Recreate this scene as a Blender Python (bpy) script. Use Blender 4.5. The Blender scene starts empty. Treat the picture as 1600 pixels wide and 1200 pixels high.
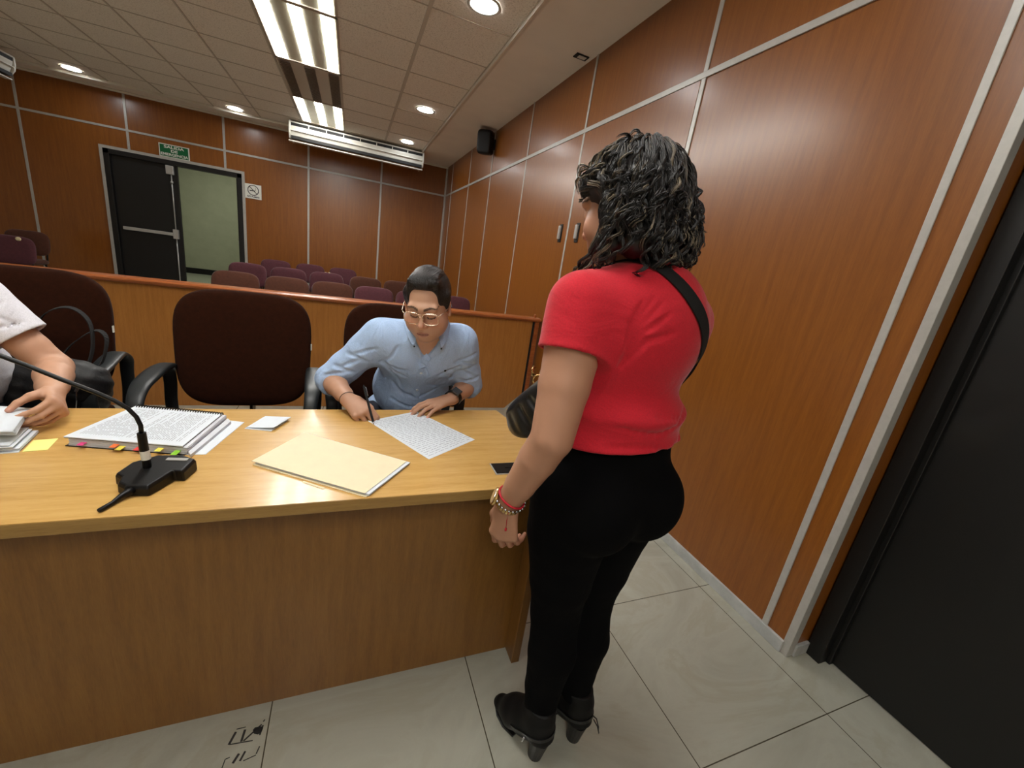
import bpy, bmesh, math, random
import numpy as np
from mathutils import Vector, Matrix
R_ = random.Random(7)
PI = math.pi
sc = bpy.context.scene
COL = sc.collection

# ---------------------------------------------------------------- camera, world, exposure
cam_d = bpy.data.cameras.new('camera')
cam_d.sensor_fit = 'HORIZONTAL'
cam_d.sensor_width = 36.0
cam_d.lens = 631.8126 * 36.0 / 1600.0
cam_d.clip_start = 0.02
cam = bpy.data.objects.new('camera', cam_d)
COL.objects.link(cam)
_yaw, _tilt, _roll = -0.403105390, 1.28515778, 0.151359318
cam.matrix_world = (Matrix.Translation((0, 0, 1.36)) @ Matrix.Rotation(_yaw, 4, 'Z')
                    @ Matrix.Rotation(_tilt, 4, 'X') @ Matrix.Rotation(_roll, 4, 'Z'))
sc.camera = cam
w = bpy.data.worlds.new('world'); sc.world = w; w.use_nodes = True
w.node_tree.nodes['Background'].inputs[0].default_value = (0.9, 0.95, 1.0, 1)
w.node_tree.nodes['Background'].inputs[1].default_value = 0.02
sc.view_settings.view_transform = 'Standard'
sc.view_settings.look = 'None'
sc.view_settings.gamma = 1.0
sc.view_settings.use_curve_mapping = False
sc.view_settings.exposure = 1.18
sc.cycles.diffuse_bounces = 8
sc.cycles.max_bounces = 12
TUBE_STRENGTH = 16.0
SPOT_STRENGTH = 22.0

# ---------------------------------------------------------------- materials
MATS = {}
def srgb(r, g, b):
    f = lambda c: (c/255/12.92) if c/255 <= 0.04045 else ((c/255+0.055)/1.055)**2.4
    return (f(r), f(g), f(b), 1.0)
def new_mat(name):
    m = bpy.data.materials.new(name); m.use_nodes = True
    nt = m.node_tree
    return m, nt, nt.nodes['Principled BSDF']
def setp(b, color=None, rough=None, metal=None, coat=None, coat_rough=None, spec=None, sheen=None):
    if color is not None: b.inputs['Base Color'].default_value = color
    if rough is not None: b.inputs['Roughness'].default_value = rough
    if metal is not None: b.inputs['Metallic'].default_value = metal
    if coat is not None: b.inputs['Coat Weight'].default_value = coat
    if coat_rough is not None: b.inputs['Coat Roughness'].default_value = coat_rough
    if spec is not None: b.inputs['Specular IOR Level'].default_value = spec
    if sheen is not None:
        b.inputs['Sheen Weight'].default_value = sheen
        b.inputs['Sheen Roughness'].default_value = 0.4
def noise_setup(nt, scale, stretch=(1,1,1), detail=4, rough=0.6, coord='Object', dist=0.0):
    tc = nt.nodes.new('ShaderNodeTexCoord'); mp = nt.nodes.new('ShaderNodeMapping')
    mp.inputs['Scale'].default_value = stretch
    nz = nt.nodes.new('ShaderNodeTexNoise')
    nz.inputs['Scale'].default_value = scale; nz.inputs['Detail'].default_value = detail
    nz.inputs['Roughness'].default_value = rough; nz.inputs['Distortion'].default_value = dist
    nt.links.new(tc.outputs[coord], mp.inputs[0]); nt.links.new(mp.outputs[0], nz.inputs['Vector'])
    return nz
def ramp(nt, src, stops):
    r = nt.nodes.new('ShaderNodeValToRGB')
    el = r.color_ramp.elements
    while len(el) < len(stops): el.new(0.5)
    for e, (p, c) in zip(el, stops): e.position = p; e.color = c
    nt.links.new(src, r.inputs[0]); return r
def bump(nt, b, src, strength, dist=0.01):
    bp = nt.nodes.new('ShaderNodeBump'); bp.inputs['Strength'].default_value = strength
    bp.inputs['Distance'].default_value = dist
    nt.links.new(src, bp.inputs['Height']); nt.links.new(bp.outputs[0], b.inputs['Normal'])
def plain(name, color, rough=0.5, metal=0.0, coat=0, var=0.0, vscale=8, bmp=0.0, bscale=200, bdist=0.001, sheen=None, spec=None):
    """solid colour with a little procedural mottling and grain"""
    m, nt, b = new_mat(name); setp(b, color, rough, metal, coat, spec=spec, sheen=sheen)
    if var > 0:
        nz = noise_setup(nt, vscale)
        lo = tuple(c*(1-var) for c in color[:3])+(1,); hi = tuple(min(1, c*(1+var)) for c in color[:3])+(1,)
        r = ramp(nt, nz.outputs['Fac'], [(0.3, lo), (0.7, hi)])
        nt.links.new(r.outputs[0], b.inputs['Base Color'])
    if bmp > 0:
        nz2 = noise_setup(nt, bscale, detail=3)
        bump(nt, b, nz2.outputs['Fac'], bmp, bdist)
    MATS[name] = m; return m
def wood(name, dark, mid, light, stretch, scale=6.0, rough=0.35, coat=0.3, coat_rough=0.25, spec=0.5):
    m, nt, b = new_mat(name); setp(b, mid, rough, 0, coat, coat_rough, spec)
    n1 = noise_setup(nt, scale, stretch, detail=6, rough=0.65, dist=0.3)
    n2 = noise_setup(nt, scale*9, stretch, detail=3, rough=0.6)
    mx = nt.nodes.new('ShaderNodeMath'); mx.operation = 'MULTIPLY_ADD'; mx.inputs[1].default_value = 0.35
    nt.links.new(n2.outputs['Fac'], mx.inputs[0]); 
    s = nt.nodes.new('ShaderNodeMath'); s.operation = 'MULTIPLY'; s.inputs[1].default_value = 0.65
    nt.links.new(n1.outputs['Fac'], s.inputs[0]); nt.links.new(s.outputs[0], mx.inputs[2])
    r = ramp(nt, mx.outputs[0], [(0.36, dark), (0.5, mid), (0.66, light)])
    nt.links.new(r.outputs[0], b.inputs['Base Color'])
    bump(nt, b, n2.outputs['Fac'], 0.05, 0.0005)
    MATS[name] = m; return m
def emit(name, color, strength):
    m, nt, b = new_mat(name)
    b.inputs['Base Color'].default_value = (0.8, 0.8, 0.8, 1)
    b.inputs['Emission Color'].default_value = color
    b.inputs['Emission Strength'].default_value = strength
    MATS[name] = m; return m

wood('panel_wood', srgb(122, 68, 20), srgb(131, 76, 23), srgb(140, 84, 28), (9, 9, 0.5), 5, rough=0.34, coat=0.3, coat_rough=0.22)
wood('barrier_wood', srgb(162, 103, 43), srgb(174, 114, 50), srgb(184, 125, 58), (10, 10, 0.7), 5, rough=0.4, coat=0.2)
wood('rail_wood', srgb(138, 70, 32), srgb(160, 88, 44), srgb(176, 104, 56), (0.8, 12, 12), 5, rough=0.3, coat=0.5, coat_rough=0.15)
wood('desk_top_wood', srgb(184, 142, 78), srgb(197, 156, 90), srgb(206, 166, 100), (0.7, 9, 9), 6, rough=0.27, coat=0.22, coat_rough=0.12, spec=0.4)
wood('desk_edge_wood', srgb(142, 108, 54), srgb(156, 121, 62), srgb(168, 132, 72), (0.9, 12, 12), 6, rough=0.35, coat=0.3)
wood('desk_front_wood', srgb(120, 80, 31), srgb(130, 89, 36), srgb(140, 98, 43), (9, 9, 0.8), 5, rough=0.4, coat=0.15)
plain('aluminium_trim', srgb(180, 178, 172), 0.4, 0.25, var=0.06, vscale=30)
plain('white_plastic', srgb(208, 206, 196), 0.4, var=0.04)
plain('dark_slot', srgb(14, 14, 14), 0.7)
plain('black_door', srgb(9, 9, 9), 0.5, coat=0.08, var=0.08, vscale=3, bmp=0.15, bscale=300)
plain('black_frame', srgb(14, 13, 13), 0.45, bmp=0.1)
plain('brushed_steel', srgb(190, 190, 186), 0.3, 0.45, var=0.05)
plain('green_wall', srgb(166, 172, 140), 0.85, var=0.06, vscale=5, bmp=0.4, bscale=60)
plain('corridor_floor', srgb(150, 156, 132), 0.4)
plain('black_plastic', srgb(8, 8, 9), 0.42, spec=0.3, bmp=0.15, bscale=400, bdist=0.0004)
plain('arm_plastic', srgb(27, 32, 34), 0.42, bmp=0.25, bscale=500, bdist=0.0005)
plain('brown_fabric', srgb(42, 17, 5), 1.0, spec=0.15, sheen=0.02, var=0.18, vscale=60, bmp=0.4, bscale=600, bdist=0.001)
plain('purple_fabric', srgb(82, 42, 50), 0.95, sheen=0.2, var=0.15, vscale=40, bmp=0.4, bscale=500, bdist=0.001)
plain('tan_brown_fabric', srgb(78, 43, 29), 0.95, sheen=0.15, var=0.15, vscale=40, bmp=0.4, bscale=500, bdist=0.001)
plain('foam', srgb(220, 205, 165), 0.9, bmp=0.5)
plain('paper', srgb(212, 219, 226), 0.8, var=0.015, vscale=20)
plain('paper_edge', srgb(205, 208, 214), 0.85)
plain('manila', srgb(228, 216, 182), 0.75, var=0.03, vscale=25)
plain('ink', srgb(40, 48, 90), 0.7)
plain('print_ink', srgb(120, 122, 126), 0.8)
plain('sign_green', srgb(0, 96, 52), 0.4)
plain('sign_white', srgb(225, 225, 215), 0.5)
plain('sign_black', srgb(28, 26, 30), 0.5)
plain('marble_base', srgb(172, 174, 172), 0.3, var=0.14, vscale=14)
plain('tape_black', srgb(30, 28, 26), 0.7, var=0.3, vscale=90)
for nm, c in dict(pink=(225,70,140), orange=(240,120,60), yellow=(235,225,90), green=(150,215,60), red=(225,70,70)).items():
    plain('tab_'+nm, srgb(*c), 0.5)
plain('sticky_yellow', srgb(240, 235, 140), 0.75)
emit('tube_light', (1.0, 0.98, 0.93, 1), TUBE_STRENGTH)
emit('spot_light', (0.95, 0.98, 1.0, 1), SPOT_STRENGTH)
plain('reflector', srgb(176, 172, 150), 0.35, 0.3, var=0.06)
plain('dead_louvre', srgb(112, 102, 92), 0.35, 0.3, var=0.1, vscale=20)
plain('glass_cover', srgb(60, 62, 64), 0.15)

def floor_mat():
    m, nt, b = new_mat('floor_tile'); setp(b, None, 0.16, 0, 0.0, spec=0.5)
    n1 = noise_setup(nt, 1.6, (1, 1.5, 1), detail=8, rough=0.62, dist=1.2)
    n2 = noise_setup(nt, 30, detail=4)
    r = ramp(nt, n1.outputs['Fac'], [(0.3, srgb(148, 147, 135)), (0.5, srgb(163, 162, 150)), (0.56, srgb(157, 155, 141)), (0.72, srgb(173, 173, 162))])
    sep = nt.nodes.new('ShaderNodeSeparateXYZ'); tc = nt.nodes.new('ShaderNodeTexCoord')
    nt.links.new(tc.outputs['Object'], sep.inputs[0])
    def joint(out, off):
        a = nt.nodes.new('ShaderNodeMath'); a.operation = 'SUBTRACT'; a.inputs[1].default_value = off
        nt.links.new(out, a.inputs[0])
        d = nt.nodes.new('ShaderNodeMath'); d.operation = 'DIVIDE'; d.inputs[1].default_value = 0.6
        nt.links.new(a.outputs[0], d.inputs[0])
        p = nt.nodes.new('ShaderNodeMath'); p.operation = 'PINGPONG'; p.inputs[1].default_value = 0.5
        nt.links.new(d.outputs[0], p.inputs[0])
        l = nt.nodes.new('ShaderNodeMath'); l.operation = 'LESS_THAN'; l.inputs[1].default_value = 0.0028
        nt.links.new(p.outputs[0], l.inputs[0]); return l
    jx, jy = joint(sep.outputs['X'], 1.618), joint(sep.outputs['Y'], 0.510)
    mx = nt.nodes.new('ShaderNodeMath'); mx.operation = 'MAXIMUM'
    nt.links.new(jx.outputs[0], mx.inputs[0]); nt.links.new(jy.outputs[0], mx.inputs[1])
    mix = nt.nodes.new('ShaderNodeMix'); mix.data_type = 'RGBA'
    nt.links.new(mx.outputs[0], mix.inputs['Factor']); nt.links.new(r.outputs[0], mix.inputs['A'])
    mix.inputs['B'].default_value = srgb(70, 64, 52)
    nt.links.new(mix.outputs['Result'], b.inputs['Base Color'])
    rr = nt.nodes.new('ShaderNodeMapRange'); rr.inputs['To Min'].default_value = 0.14; rr.inputs['To Max'].default_value = 0.3
    nt.links.new(n2.outputs['Fac'], rr.inputs[0]); nt.links.new(rr.outputs[0], b.inputs['Roughness'])
    MATS['floor_tile'] = m
floor_mat()
def ceil_mat():
    m, nt, b = new_mat('ceiling_tile'); setp(b, srgb(176, 166, 150), 0.9)
    n = noise_setup(nt, 90, detail=5, rough=0.8)
    r = ramp(nt, n.outputs['Fac'], [(0.36, srgb(190, 180, 165)), (0.48, srgb(236, 228, 216)), (1.0, srgb(240, 232, 222))])
    nt.links.new(r.outputs[0], b.inputs['Base Color'])
    bump(nt, b, n.outputs['Fac'], 0.5, 0.004); MATS['ceiling_tile'] = m
ceil_mat()
plain('cream_wall', srgb(214, 206, 188), 0.85, var=0.02, vscale=2)
plain('gypsum', srgb(232, 224, 212), 0.85, var=0.03, vscale=3, bmp=0.2, bscale=60)
plain('grid_bar', srgb(192, 182, 168), 0.6)
plain('mould_white', srgb(222, 218, 206), 0.35, coat=0.3)

# ---------------------------------------------------------------- mesh helpers
class MB:
    def __init__(s): s.v = []; s.f = []; s.m = []
    def add(s, vs, fs, mi=0):
        o = len(s.v); s.v += [tuple(v) for v in vs]
        s.f += [tuple(i+o for i in f) for f in fs]; s.m += [mi]*len(fs); return s
    def box(s, c, d, M=None, mi=0):
        x, y, z = d[0]/2, d[1]/2, d[2]/2
        vs = [Vector((sx*x, sy*y, sz*z)) for sz in (-1, 1) for sy in (-1, 1) for sx in (-1, 1)]
        if M is not None: vs = [M @ v for v in vs]
        vs = [v + Vector(c) for v in vs]
        return s.add(vs, [(0,2,3,1),(4,5,7,6),(0,1,5,4),(2,6,7,3),(0,4,6,2),(1,3,7,5)], mi)
    def span(s, a, b, mi=0):
        return s.box([(a[i]+b[i])/2 for i in range(3)], [abs(b[i]-a[i]) for i in range(3)], mi=mi)
    def prism(s, poly, z0, z1, top=None, mi=0):
        n = len(poly); top = top or poly
        vs = [(x, y, z0) for x, y in poly]+[(x, y, z1) for x, y in top]
        return s.add(vs, [tuple(range(n))[::-1], tuple(range(n, 2*n))]+[(i, (i+1) % n, n+(i+1) % n, n+i) for i in range(n)], mi)
    def sweep(s, pts, prof, closed=False, up=(0,0,1), scale=None, mi=0, cap=True):
        """prof: list of (side, normal) offsets; frames from 'up'; scale: per-point (a,b)"""
        P = [Vector(p) for p in pts]; n = len(P); k = len(prof); vs = []
        up = Vector(up)
        for i, p in enumerate(P):
            if closed: t = (P[(i+1) % n]-P[i-1])
            else: t = P[min(i+1, n-1)]-P[max(i-1, 0)]
            t.normalize(); sd = t.cross(up)
            if sd.length < 1e-4: sd = t.cross(Vector((0.3, 1, 0.1)))
            sd.normalize(); nn = sd.cross(t).normalized()
            a, b_ = (scale[i] if scale else (1, 1))
            vs += [p+sd*(x*a)+nn*(y*b_) for x, y in prof]
        fs = []
        for i in range(n if closed else n-1):
            j = (i+1) % n
            fs += [(i*k+q, i*k+(q+1) % k, j*k+(q+1) % k, j*k+q) for q in range(k)]
        if cap and not closed: fs += [tuple(range(k))[::-1], tuple((n-1)*k+q for q in range(k))]
        return s.add(vs, fs, mi)
    def tube(s, pts, r, seg=10, closed=False, mi=0, radii=None):
        prof = [(math.cos(2*PI*i/seg)*r, math.sin(2*PI*i/seg)*r) for i in range(seg)]
        sca = [(q, q) for q in radii] if radii else None
        return s.sweep(pts, prof, closed, scale=sca, mi=mi)
    def cyl(s, a, b, r, r2=None, seg=20, mi=0):
        return s.tube([a, b], 1.0, seg, radii=[r, r if r2 is None else r2], mi=mi)
    def lathe(s, prof, c=(0,0,0), seg=28, M=None, mi=0):
        vs = []; n = len(prof)
        for i in range(seg):
            a = 2*PI*i/seg
            for r, z in prof:
                v = Vector((r*math.cos(a), r*math.sin(a), z))
                if M is not None: v = M @ v
                vs.append(v+Vector(c))
        fs = [(i*n+j, ((i+1) % seg)*n+j, ((i+1) % seg)*n+j+1, i*n+j+1) for i in range(seg) for j in range(n-1)]
        return s.add(vs, fs, mi)
    def pad(s, wd, ht, th, e2=0.5, e1=0.6, bend=0.0, n=40, m=14, M=None, c=(0,0,0), taper=0.0, crown=0.0, mi=0):
        """cushion in the XZ plane, thickness along Y"""
        vs = []; pw = lambda t, e: math.copysign(abs(t)**e, t)
        for j in range(m+1):
            ph = -PI/2+PI*j/m
            for i in range(n):
                th_ = 2*PI*i/n
                x = wd/2*pw(math.cos(ph), e1)*pw(math.cos(th_), e2)
                z = ht/2*pw(math.cos(ph), e1)*pw(math.sin(th_), e2)
                y = th/2*pw(math.sin(ph), e1)
                x *= 1+taper*z/ht
                z += crown*(1-(2*x/wd)**2)*(0.5+z/ht)
                y += bend*(x*x)
                v = Vector((x, y, z))
                if M is not None: v = M @ v
                vs.append(v+Vector(c))
        fs = [(j*n+i, j*n+(i+1) % n, (j+1)*n+(i+1) % n, (j+1)*n+i) for j in range(m) for i in range(n)]
        return s.add(vs, fs, mi)
    def build(s, name, mat, parent=None, bevel=0.0, smooth=False, seg=2):
        me = bpy.data.meshes.new(name); me.from_pydata(s.v, [], s.f)
        for mm in (mat if isinstance(mat, (list, tuple)) else [mat]): me.materials.append(MATS[mm] if isinstance(mm, str) else mm)
        me.polygons.foreach_set('material_index', s.m)
        bm = bmesh.new(); bm.from_mesh(me); bmesh.ops.recalc_face_normals(bm, faces=bm.faces); bm.to_mesh(me); bm.free()
        if smooth: me.polygons.foreach_set('use_smooth', [True]*len(me.polygons))
        o = bpy.data.objects.new(name, me); COL.objects.link(o)
        if parent is not None: o.parent = parent
        if bevel > 0:
            b = o.modifiers.new('bevel', 'BEVEL'); b.width = bevel; b.segments = seg; b.limit_method = 'ANGLE'; b.angle_limit = 0.6
            b.harden_normals = False
        return o
def mark_sharp_smooth(o, ang=0.7):
    me = o.data
    bm = bmesh.new(); bm.from_mesh(me)
    for e in bm.edges:
        if len(e.link_faces) == 2 and e.calc_face_angle(0) > ang: e.smooth = False
    for f in bm.faces: f.smooth = True
    bm.to_mesh(me); bm.free(); return o
def tag(o, label, cat, group=None, kind=None):
    o['label'] = label; o['category'] = cat
    if group: o['group'] = group
    if kind: o['kind'] = kind
    return o
def thing(name, label, cat, loc=(0,0,0), rotz=0, group=None):
    o = bpy.data.objects.new(name, None); COL.objects.link(o); o.empty_display_size = 0.1
    o.location = loc; o.rotation_euler = (0, 0, rotz)
    return tag(o, label, cat, group)
def struct(o): o['kind'] = 'structure'; return o
def kids(o): return [c for c in bpy.data.objects if c.parent == o]
CH = {}
def copy_thing(o, loc, rotz=None, label=None, mats=None):
    tree = CH.get(o.name)
    if tree is None:
        tree = [(c, [d for d in kids(c)]) for c in kids(o)]; CH[o.name] = tree
    r = o.copy(); COL.objects.link(r); r.location = loc
    if rotz is not None: r.rotation_euler = (0, 0, rotz)
    if label: r['label'] = label
    for c, ds in tree:
        c2 = c.copy(); COL.objects.link(c2); c2.parent = r
        if mats and c.name.split('.')[0] in mats:
            c2.data = mats[c.name.split('.')[0]]
        for d in ds:
            d2 = d.copy(); COL.objects.link(d2); d2.parent = c2
    return r
def text_mesh(name, body, size, mat, M, parent=None, extrude=0.0008, align='CENTER', sx=1.0, bold=0.0):
    cu = bpy.data.curves.new(name, 'FONT'); cu.body = body; cu.size = size; cu.extrude = extrude
    cu.align_x = align; cu.align_y = 'CENTER'; cu.space_line = 0.95; cu.offset = bold
    to = bpy.data.objects.new(name+'_tmp', cu); COL.objects.link(to)
    bpy.context.view_layer.update()
    dg = bpy.context.evaluated_depsgraph_get()
    me = bpy.data.meshes.new_from_object(to.evaluated_get(dg))
    bpy.data.objects.remove(to)
    me.transform(M @ Matrix.Diagonal((sx, 1, 1, 1))); me.materials.clear(); me.materials.append(MATS[mat])
    o = bpy.data.objects.new(name, me); COL.objects.link(o)
    if parent is not None: o.parent = parent
    return o
FACE_MY = Matrix(((1,0,0,0),(0,0,-1,0),(0,1,0,0),(0,0,0,1)))   # text facing -Y, reading along +X

# ---------------------------------------------------------------- room
XR, YB, ZC = 1.692, 8.742, 2.962
XL, YF = -5.6, -2.6
struct(MB().span((XL-0.2, YF-0.2, -0.12), (2.1, YB, 0)).build('floor', 'floor_tile'))
# ceiling: acoustic field, gypsum borders
struct(MB().span((XL-0.2, YF-0.2, ZC+0.002), (1.075, 8.26, ZC+0.1)).build('ceiling', 'ceiling_tile'))
struct(MB().span((1.075, YF-0.2, ZC), (2.1, YB+0.15, ZC+0.1)).span((XL-0.2, 8.26, ZC), (1.075, YB+0.15, ZC+0.1)).build('ceiling_border', 'gypsum'))
g = MB()
k = 0
x = 1.06
while x > XL:
    wd = 0.028 if abs(x-0.45) < 0.02 or x > 1 else 0.015
    g.span((x-wd/2, YF, ZC-0.006), (x+wd/2, 8.25, ZC+0.004)); x -= 0.61
y = 4.09-0.61*11
while y < 8.3:
    g.span((XL, y-0.004, ZC-0.003), (1.06, y+0.004, ZC+0.004)); y += 0.61
struct(g.build('ceiling_grid', 'grid_bar'))
m = MB()
prof = [(0, 0), (0.05, 0), (0.05, -0.008), (0.034, -0.012), (0.022, -0.028), (0.008, -0.034), (0, -0.034)]
m.sweep([(1.052, YF, ZC), (1.052, 8.25, ZC)], prof)
struct(mark_sharp_smooth(m.build('trim_1', 'mould_white')))
m = MB(); m.sweep([(XL, 8.24, ZC), (1.08, 8.24, ZC)], [(-a, b) for a, b in prof])
struct(mark_sharp_smooth(m.build('trim_2', 'mould_white')))
m = MB(); m.span((XL, 8.70, ZC-0.03), (XR, YB, ZC)); struct(m.build('trim_3', 'mould_white', bevel=0.008))

# walls
wr = MB().span((XR, 0.72, 0), (XR+0.12, YB+0.1, ZC+0.02))
wr.span((XR, YF, 0), (XR+0.12, -0.42, ZC+0.02)).span((XR, -0.42, 2.14), (XR+0.12, 0.72, ZC+0.02))
struct(wr.build('wall_right', 'panel_wood'))
struct(MB().span((1.79, 0.72, 0), (2.1, 0.78, ZC)).span((1.98, YF, 0), (2.05, 0.78, ZC)).build('wall_recess', 'panel_wood'))
# back wall with a door opening x -3.56..-1.76, z 0..2.13
wb = MB().span((XL-0.1, YB, 0), (-3.56, YB+0.12, ZC+0.02)).span((-1.76, YB, 0), (XR+0.1, YB+0.12, ZC+0.02)).span((-3.56, YB, 2.14), (-1.76, YB+0.12, ZC+0.02))
struct(wb.build('wall_back', 'panel_wood'))
struct(MB().span((XL-0.12, YF, 0), (XL, YB, ZC)).build('wall_left', 'cream_wall'))
struct(MB().span((XL-0.12, YF-0.12, 0), (2.1, YF, ZC)).build('wall_front', 'cream_wall'))
# corridor behind the open leaf
struct(MB().span((-6.5, 12.45, -0.05), (1.0, 12.6, 3.0)).span((-6.5, YB+0.12, -0.05), (-6.4, 12.5, 3.0)).span((0.9, YB+0.12, -0.05), (1.0, 12.5, 3.0)).build('wall_corridor', 'green_wall'))
struct(MB().span((-6.5, YB, -0.1), (1.0, 12.6, 0.0)).build('floor_corridor', 'corridor_floor'))
struct(MB().span((-6.5, YB+0.12, 2.9), (1.0, 12.6, 3.0)).build('ceiling_corridor', 'gypsum'))
t = thing('corridor_fill_lamp', 'unseen panel lamp added to light the corridor behind the open door', 'ceiling light', (-2.6, 10.7, 2.9))  # out-of-view lamp, added to brighten the corridor wall and floor
MB().span((-0.6, -0.15, -0.03), (0.6, 0.15, 0.0)).build('housing', 'white_plastic', t)
MB().span((-0.57, -0.12, -0.034), (0.57, 0.12, -0.03)).build('diffuser', 'tube_light', t)
struct(MB().span((-6.4, 12.42, 0.0), (0.9, 12.45, 0.13)).build('baseboard_corridor', 'black_frame'))

# aluminium joint strips; each one is a trim of its own
tn = [3]
def trim(a, b, bev=0.002):
    tn[0] += 1
    return struct(MB().span(a, b).build('trim_%d' % tn[0], 'aluminium_trim', bevel=bev))
for xx in (-4.45, 0.47-1.22, 0.47): trim((xx-0.016, YB-0.007, 0.05), (xx+0.016, YB, ZC-0.03))
trim((-3.24-0.016, YB-0.007, 2.16), (-3.24+0.016, YB, ZC-0.03))
trim((-1.99-0.016, YB-0.007, 2.16), (-1.99+0.016, YB, ZC-0.03))
trim((XL, YB-0.009, 2.43), (XR, YB, 2.46))
trim((XR-0.03, YB-0.03, 0.05), (XR, YB, ZC-0.03))
for yy, ww in ((2.03, 0.03), (3.27, 0.026), (4.48, 0.022), (5.75, 0.022), (6.92, 0.022), (8.22, 0.02)):
    trim((XR-0.007, yy-ww/2, 0.09), (XR, yy+ww/2, ZC))
trim((XR-0.007, 0.83-0.013, 0.055), (XR, 0.83+0.013, ZC))
trim((XR-0.009, 0.72, 2.43), (XR, YB, 2.462))
trim((XR-0.006, 0.714, 0.0), (XR+0.035, 0.744, ZC))
# skirting
struct(MB().span((XR-0.014, 0.74, 0), (XR, YB, 0.055)).build('baseboard_right', 'marble_base', bevel=0.002))
struct(MB().span((XR+0.03, 0.706, 0), (1.80, 0.72, 0.055)).build('baseboard_recess', 'marble_base', bevel=0.002))
struct(MB().span((XL, YB-0.012, 0), (-3.6, YB, 0.08)).span((-1.72, YB-0.012, 0), (XR, YB, 0.08)).build('baseboard_back', 'marble_base', bevel=0.002))

# right foreground door with black frame
d2 = MB().span((1.865, -0.36, 0.005), (1.905, 0.655, 2.10)).build('door_2', 'black_door'); struct(d2)
fr = MB().span((1.80, 0.655, 0), (1.90, 0.715, 2.15)).span((1.845, 0.64, 0), (1.90, 0.66, 2.15)).span((1.80, -0.42, 0), (1.90, -0.36, 2.15)).span((1.80, -0.42, 2.10), (1.90, 0.715, 2.16))
struct(fr.build('door_2_frame', 'black_frame', bevel=0.003))
# back emergency door: fixed leaf + frame, second leaf swung outward into the corridor
fr = MB().span((-3.56, YB-0.02, 0), (-3.49, YB+0.13, 2.14)).span((-1.83, YB-0.02, 0), (-1.76, YB+0.13, 2.14)).span((-3.56, YB-0.02, 2.07), (-1.76, YB+0.13, 2.14))
struct(fr.build('door_1_frame', 'black_frame', bevel=0.004))
fr = MB().span((-3.60, YB-0.022, 0), (-3.56, YB, 2.14)).span((-1.76, YB-0.022, 0), (-1.72, YB, 2.14)).span((-3.60, YB-0.022, 2.14), (-1.72, YB, 2.18))
struct(fr.build('trim_door', 'aluminium_trim'))
dl = MB().span((-3.49, YB+0.03, 0.01), (-2.66, YB+0.075, 2.07)).build('door_1', 'black_door', bevel=0.003); struct(dl)
MB().span((-3.42, YB-0.03, 0.985), (-2.74, YB+0.0, 1.035)).span((-3.42, YB-0.01, 0.99), (-3.34, YB+0.03, 1.03)).build('push_bar', 'brushed_steel', dl, bevel=0.006)
MB().span((-2.77, YB-0.035, 0.94), (-2.70, YB+0.03, 1.09)).build('latch_box', 'brushed_steel', dl, bevel=0.006)
MB().span((-2.80, YB-0.02, 1.93), (-2.70, YB+0.03, 2.06)).build('top_latch', 'brushed_steel', dl, bevel=0.006)
MB().cyl((-2.735, YB, 1.09), (-2.735, YB, 1.94), 0.009).cyl((-2.735, YB, 0.04), (-2.735, YB, 0.94), 0.009).cyl((-2.735, YB, 1.80), (-2.735, YB, 1.83), 0.02).build('vertical_rod', 'brushed_steel', dl, smooth=True)
d4 = struct(MB().span((-1.875, YB+0.14, 0.01), (-1.83, YB+0.97, 2.07)).build('door_3', 'black_door', bevel=0.003))
MB().span((-1.905, YB+0.25, 0.985), (-1.875, YB+0.9, 1.035)).build('push_bar', 'brushed_steel', d4, bevel=0.006)
# flush service doors in the right wall with small pulls
for i, (y0, y1, yh) in enumerate(((2.05, 3.255, 3.09), (3.285, 4.465, 3.39))):
    d = struct(MB().span((XR-0.005, y0, 0.06), (XR, y1, 2.428)).build('door_%d' % (4+i), 'panel_wood'))
    MB().span((XR-0.012, yh-0.028, 1.60), (XR-0.004, yh+0.028, 1.75)).build('handle_plate', 'black_frame', d, bevel=0.003)
    MB().span((XR-0.03, yh-0.018, 1.625), (XR-0.012, yh+0.018, 1.735)).build('handle', 'brushed_steel', d, bevel=0.005)

# ---------------------------------------------------------------- ceiling lights
def fixture(cy, lit, label):
    t = thing('fluorescent_fixture', label, 'ceiling light', (-0.455, cy, ZC), 0, 'fluorescent troffers in the ceiling')
    MB().span((-0.30, -0.60, -0.012), (-0.285, 0.60, 0.0)).span((0.285, -0.60, -0.012), (0.30, 0.60, 0.0)).span((-0.30, -0.60, -0.012), (0.30, -0.585, 0)).span((-0.30, 0.585, -0.012), (0.30, 0.60, 0)).build('frame', 'grid_bar', t)
    MB().span((-0.285, -0.585, -0.004), (0.285, 0.585, -0.001)).build('reflector', 'reflector' if lit else 'grid_bar', t)
    for dx in (-0.225, 0.0, 0.225):
        mm = MB().span((dx-0.045, -0.575, -0.011), (dx+0.045, 0.575, -0.004))
        if not lit:
            for q in range(28): mm.span((dx-0.052, -0.56+q*0.0415, -0.016), (dx+0.052, -0.555+q*0.0415, -0.011))
        mm.build('tube_louvre', 'tube_light' if lit else 'dead_louvre', t)
    return t
fixture(4.70, True, 'lit three-tube fluorescent fixture just ahead of the unlit one')
fixture(5.92, False, 'unlit dark three-tube fluorescent fixture between two lit ones')
fixture(7.13, True, 'lit three-tube fluorescent fixture right in front of the wide air conditioner')
fixture(3.48, True, 'lit three-tube fluorescent fixture cut off by the top edge of the photo')
fixture(2.26, False, 'unlit fluorescent fixture overhead behind the top edge of the view')
fixture(1.04, True, 'lit fluorescent fixture overhead nearest the camera')
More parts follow.
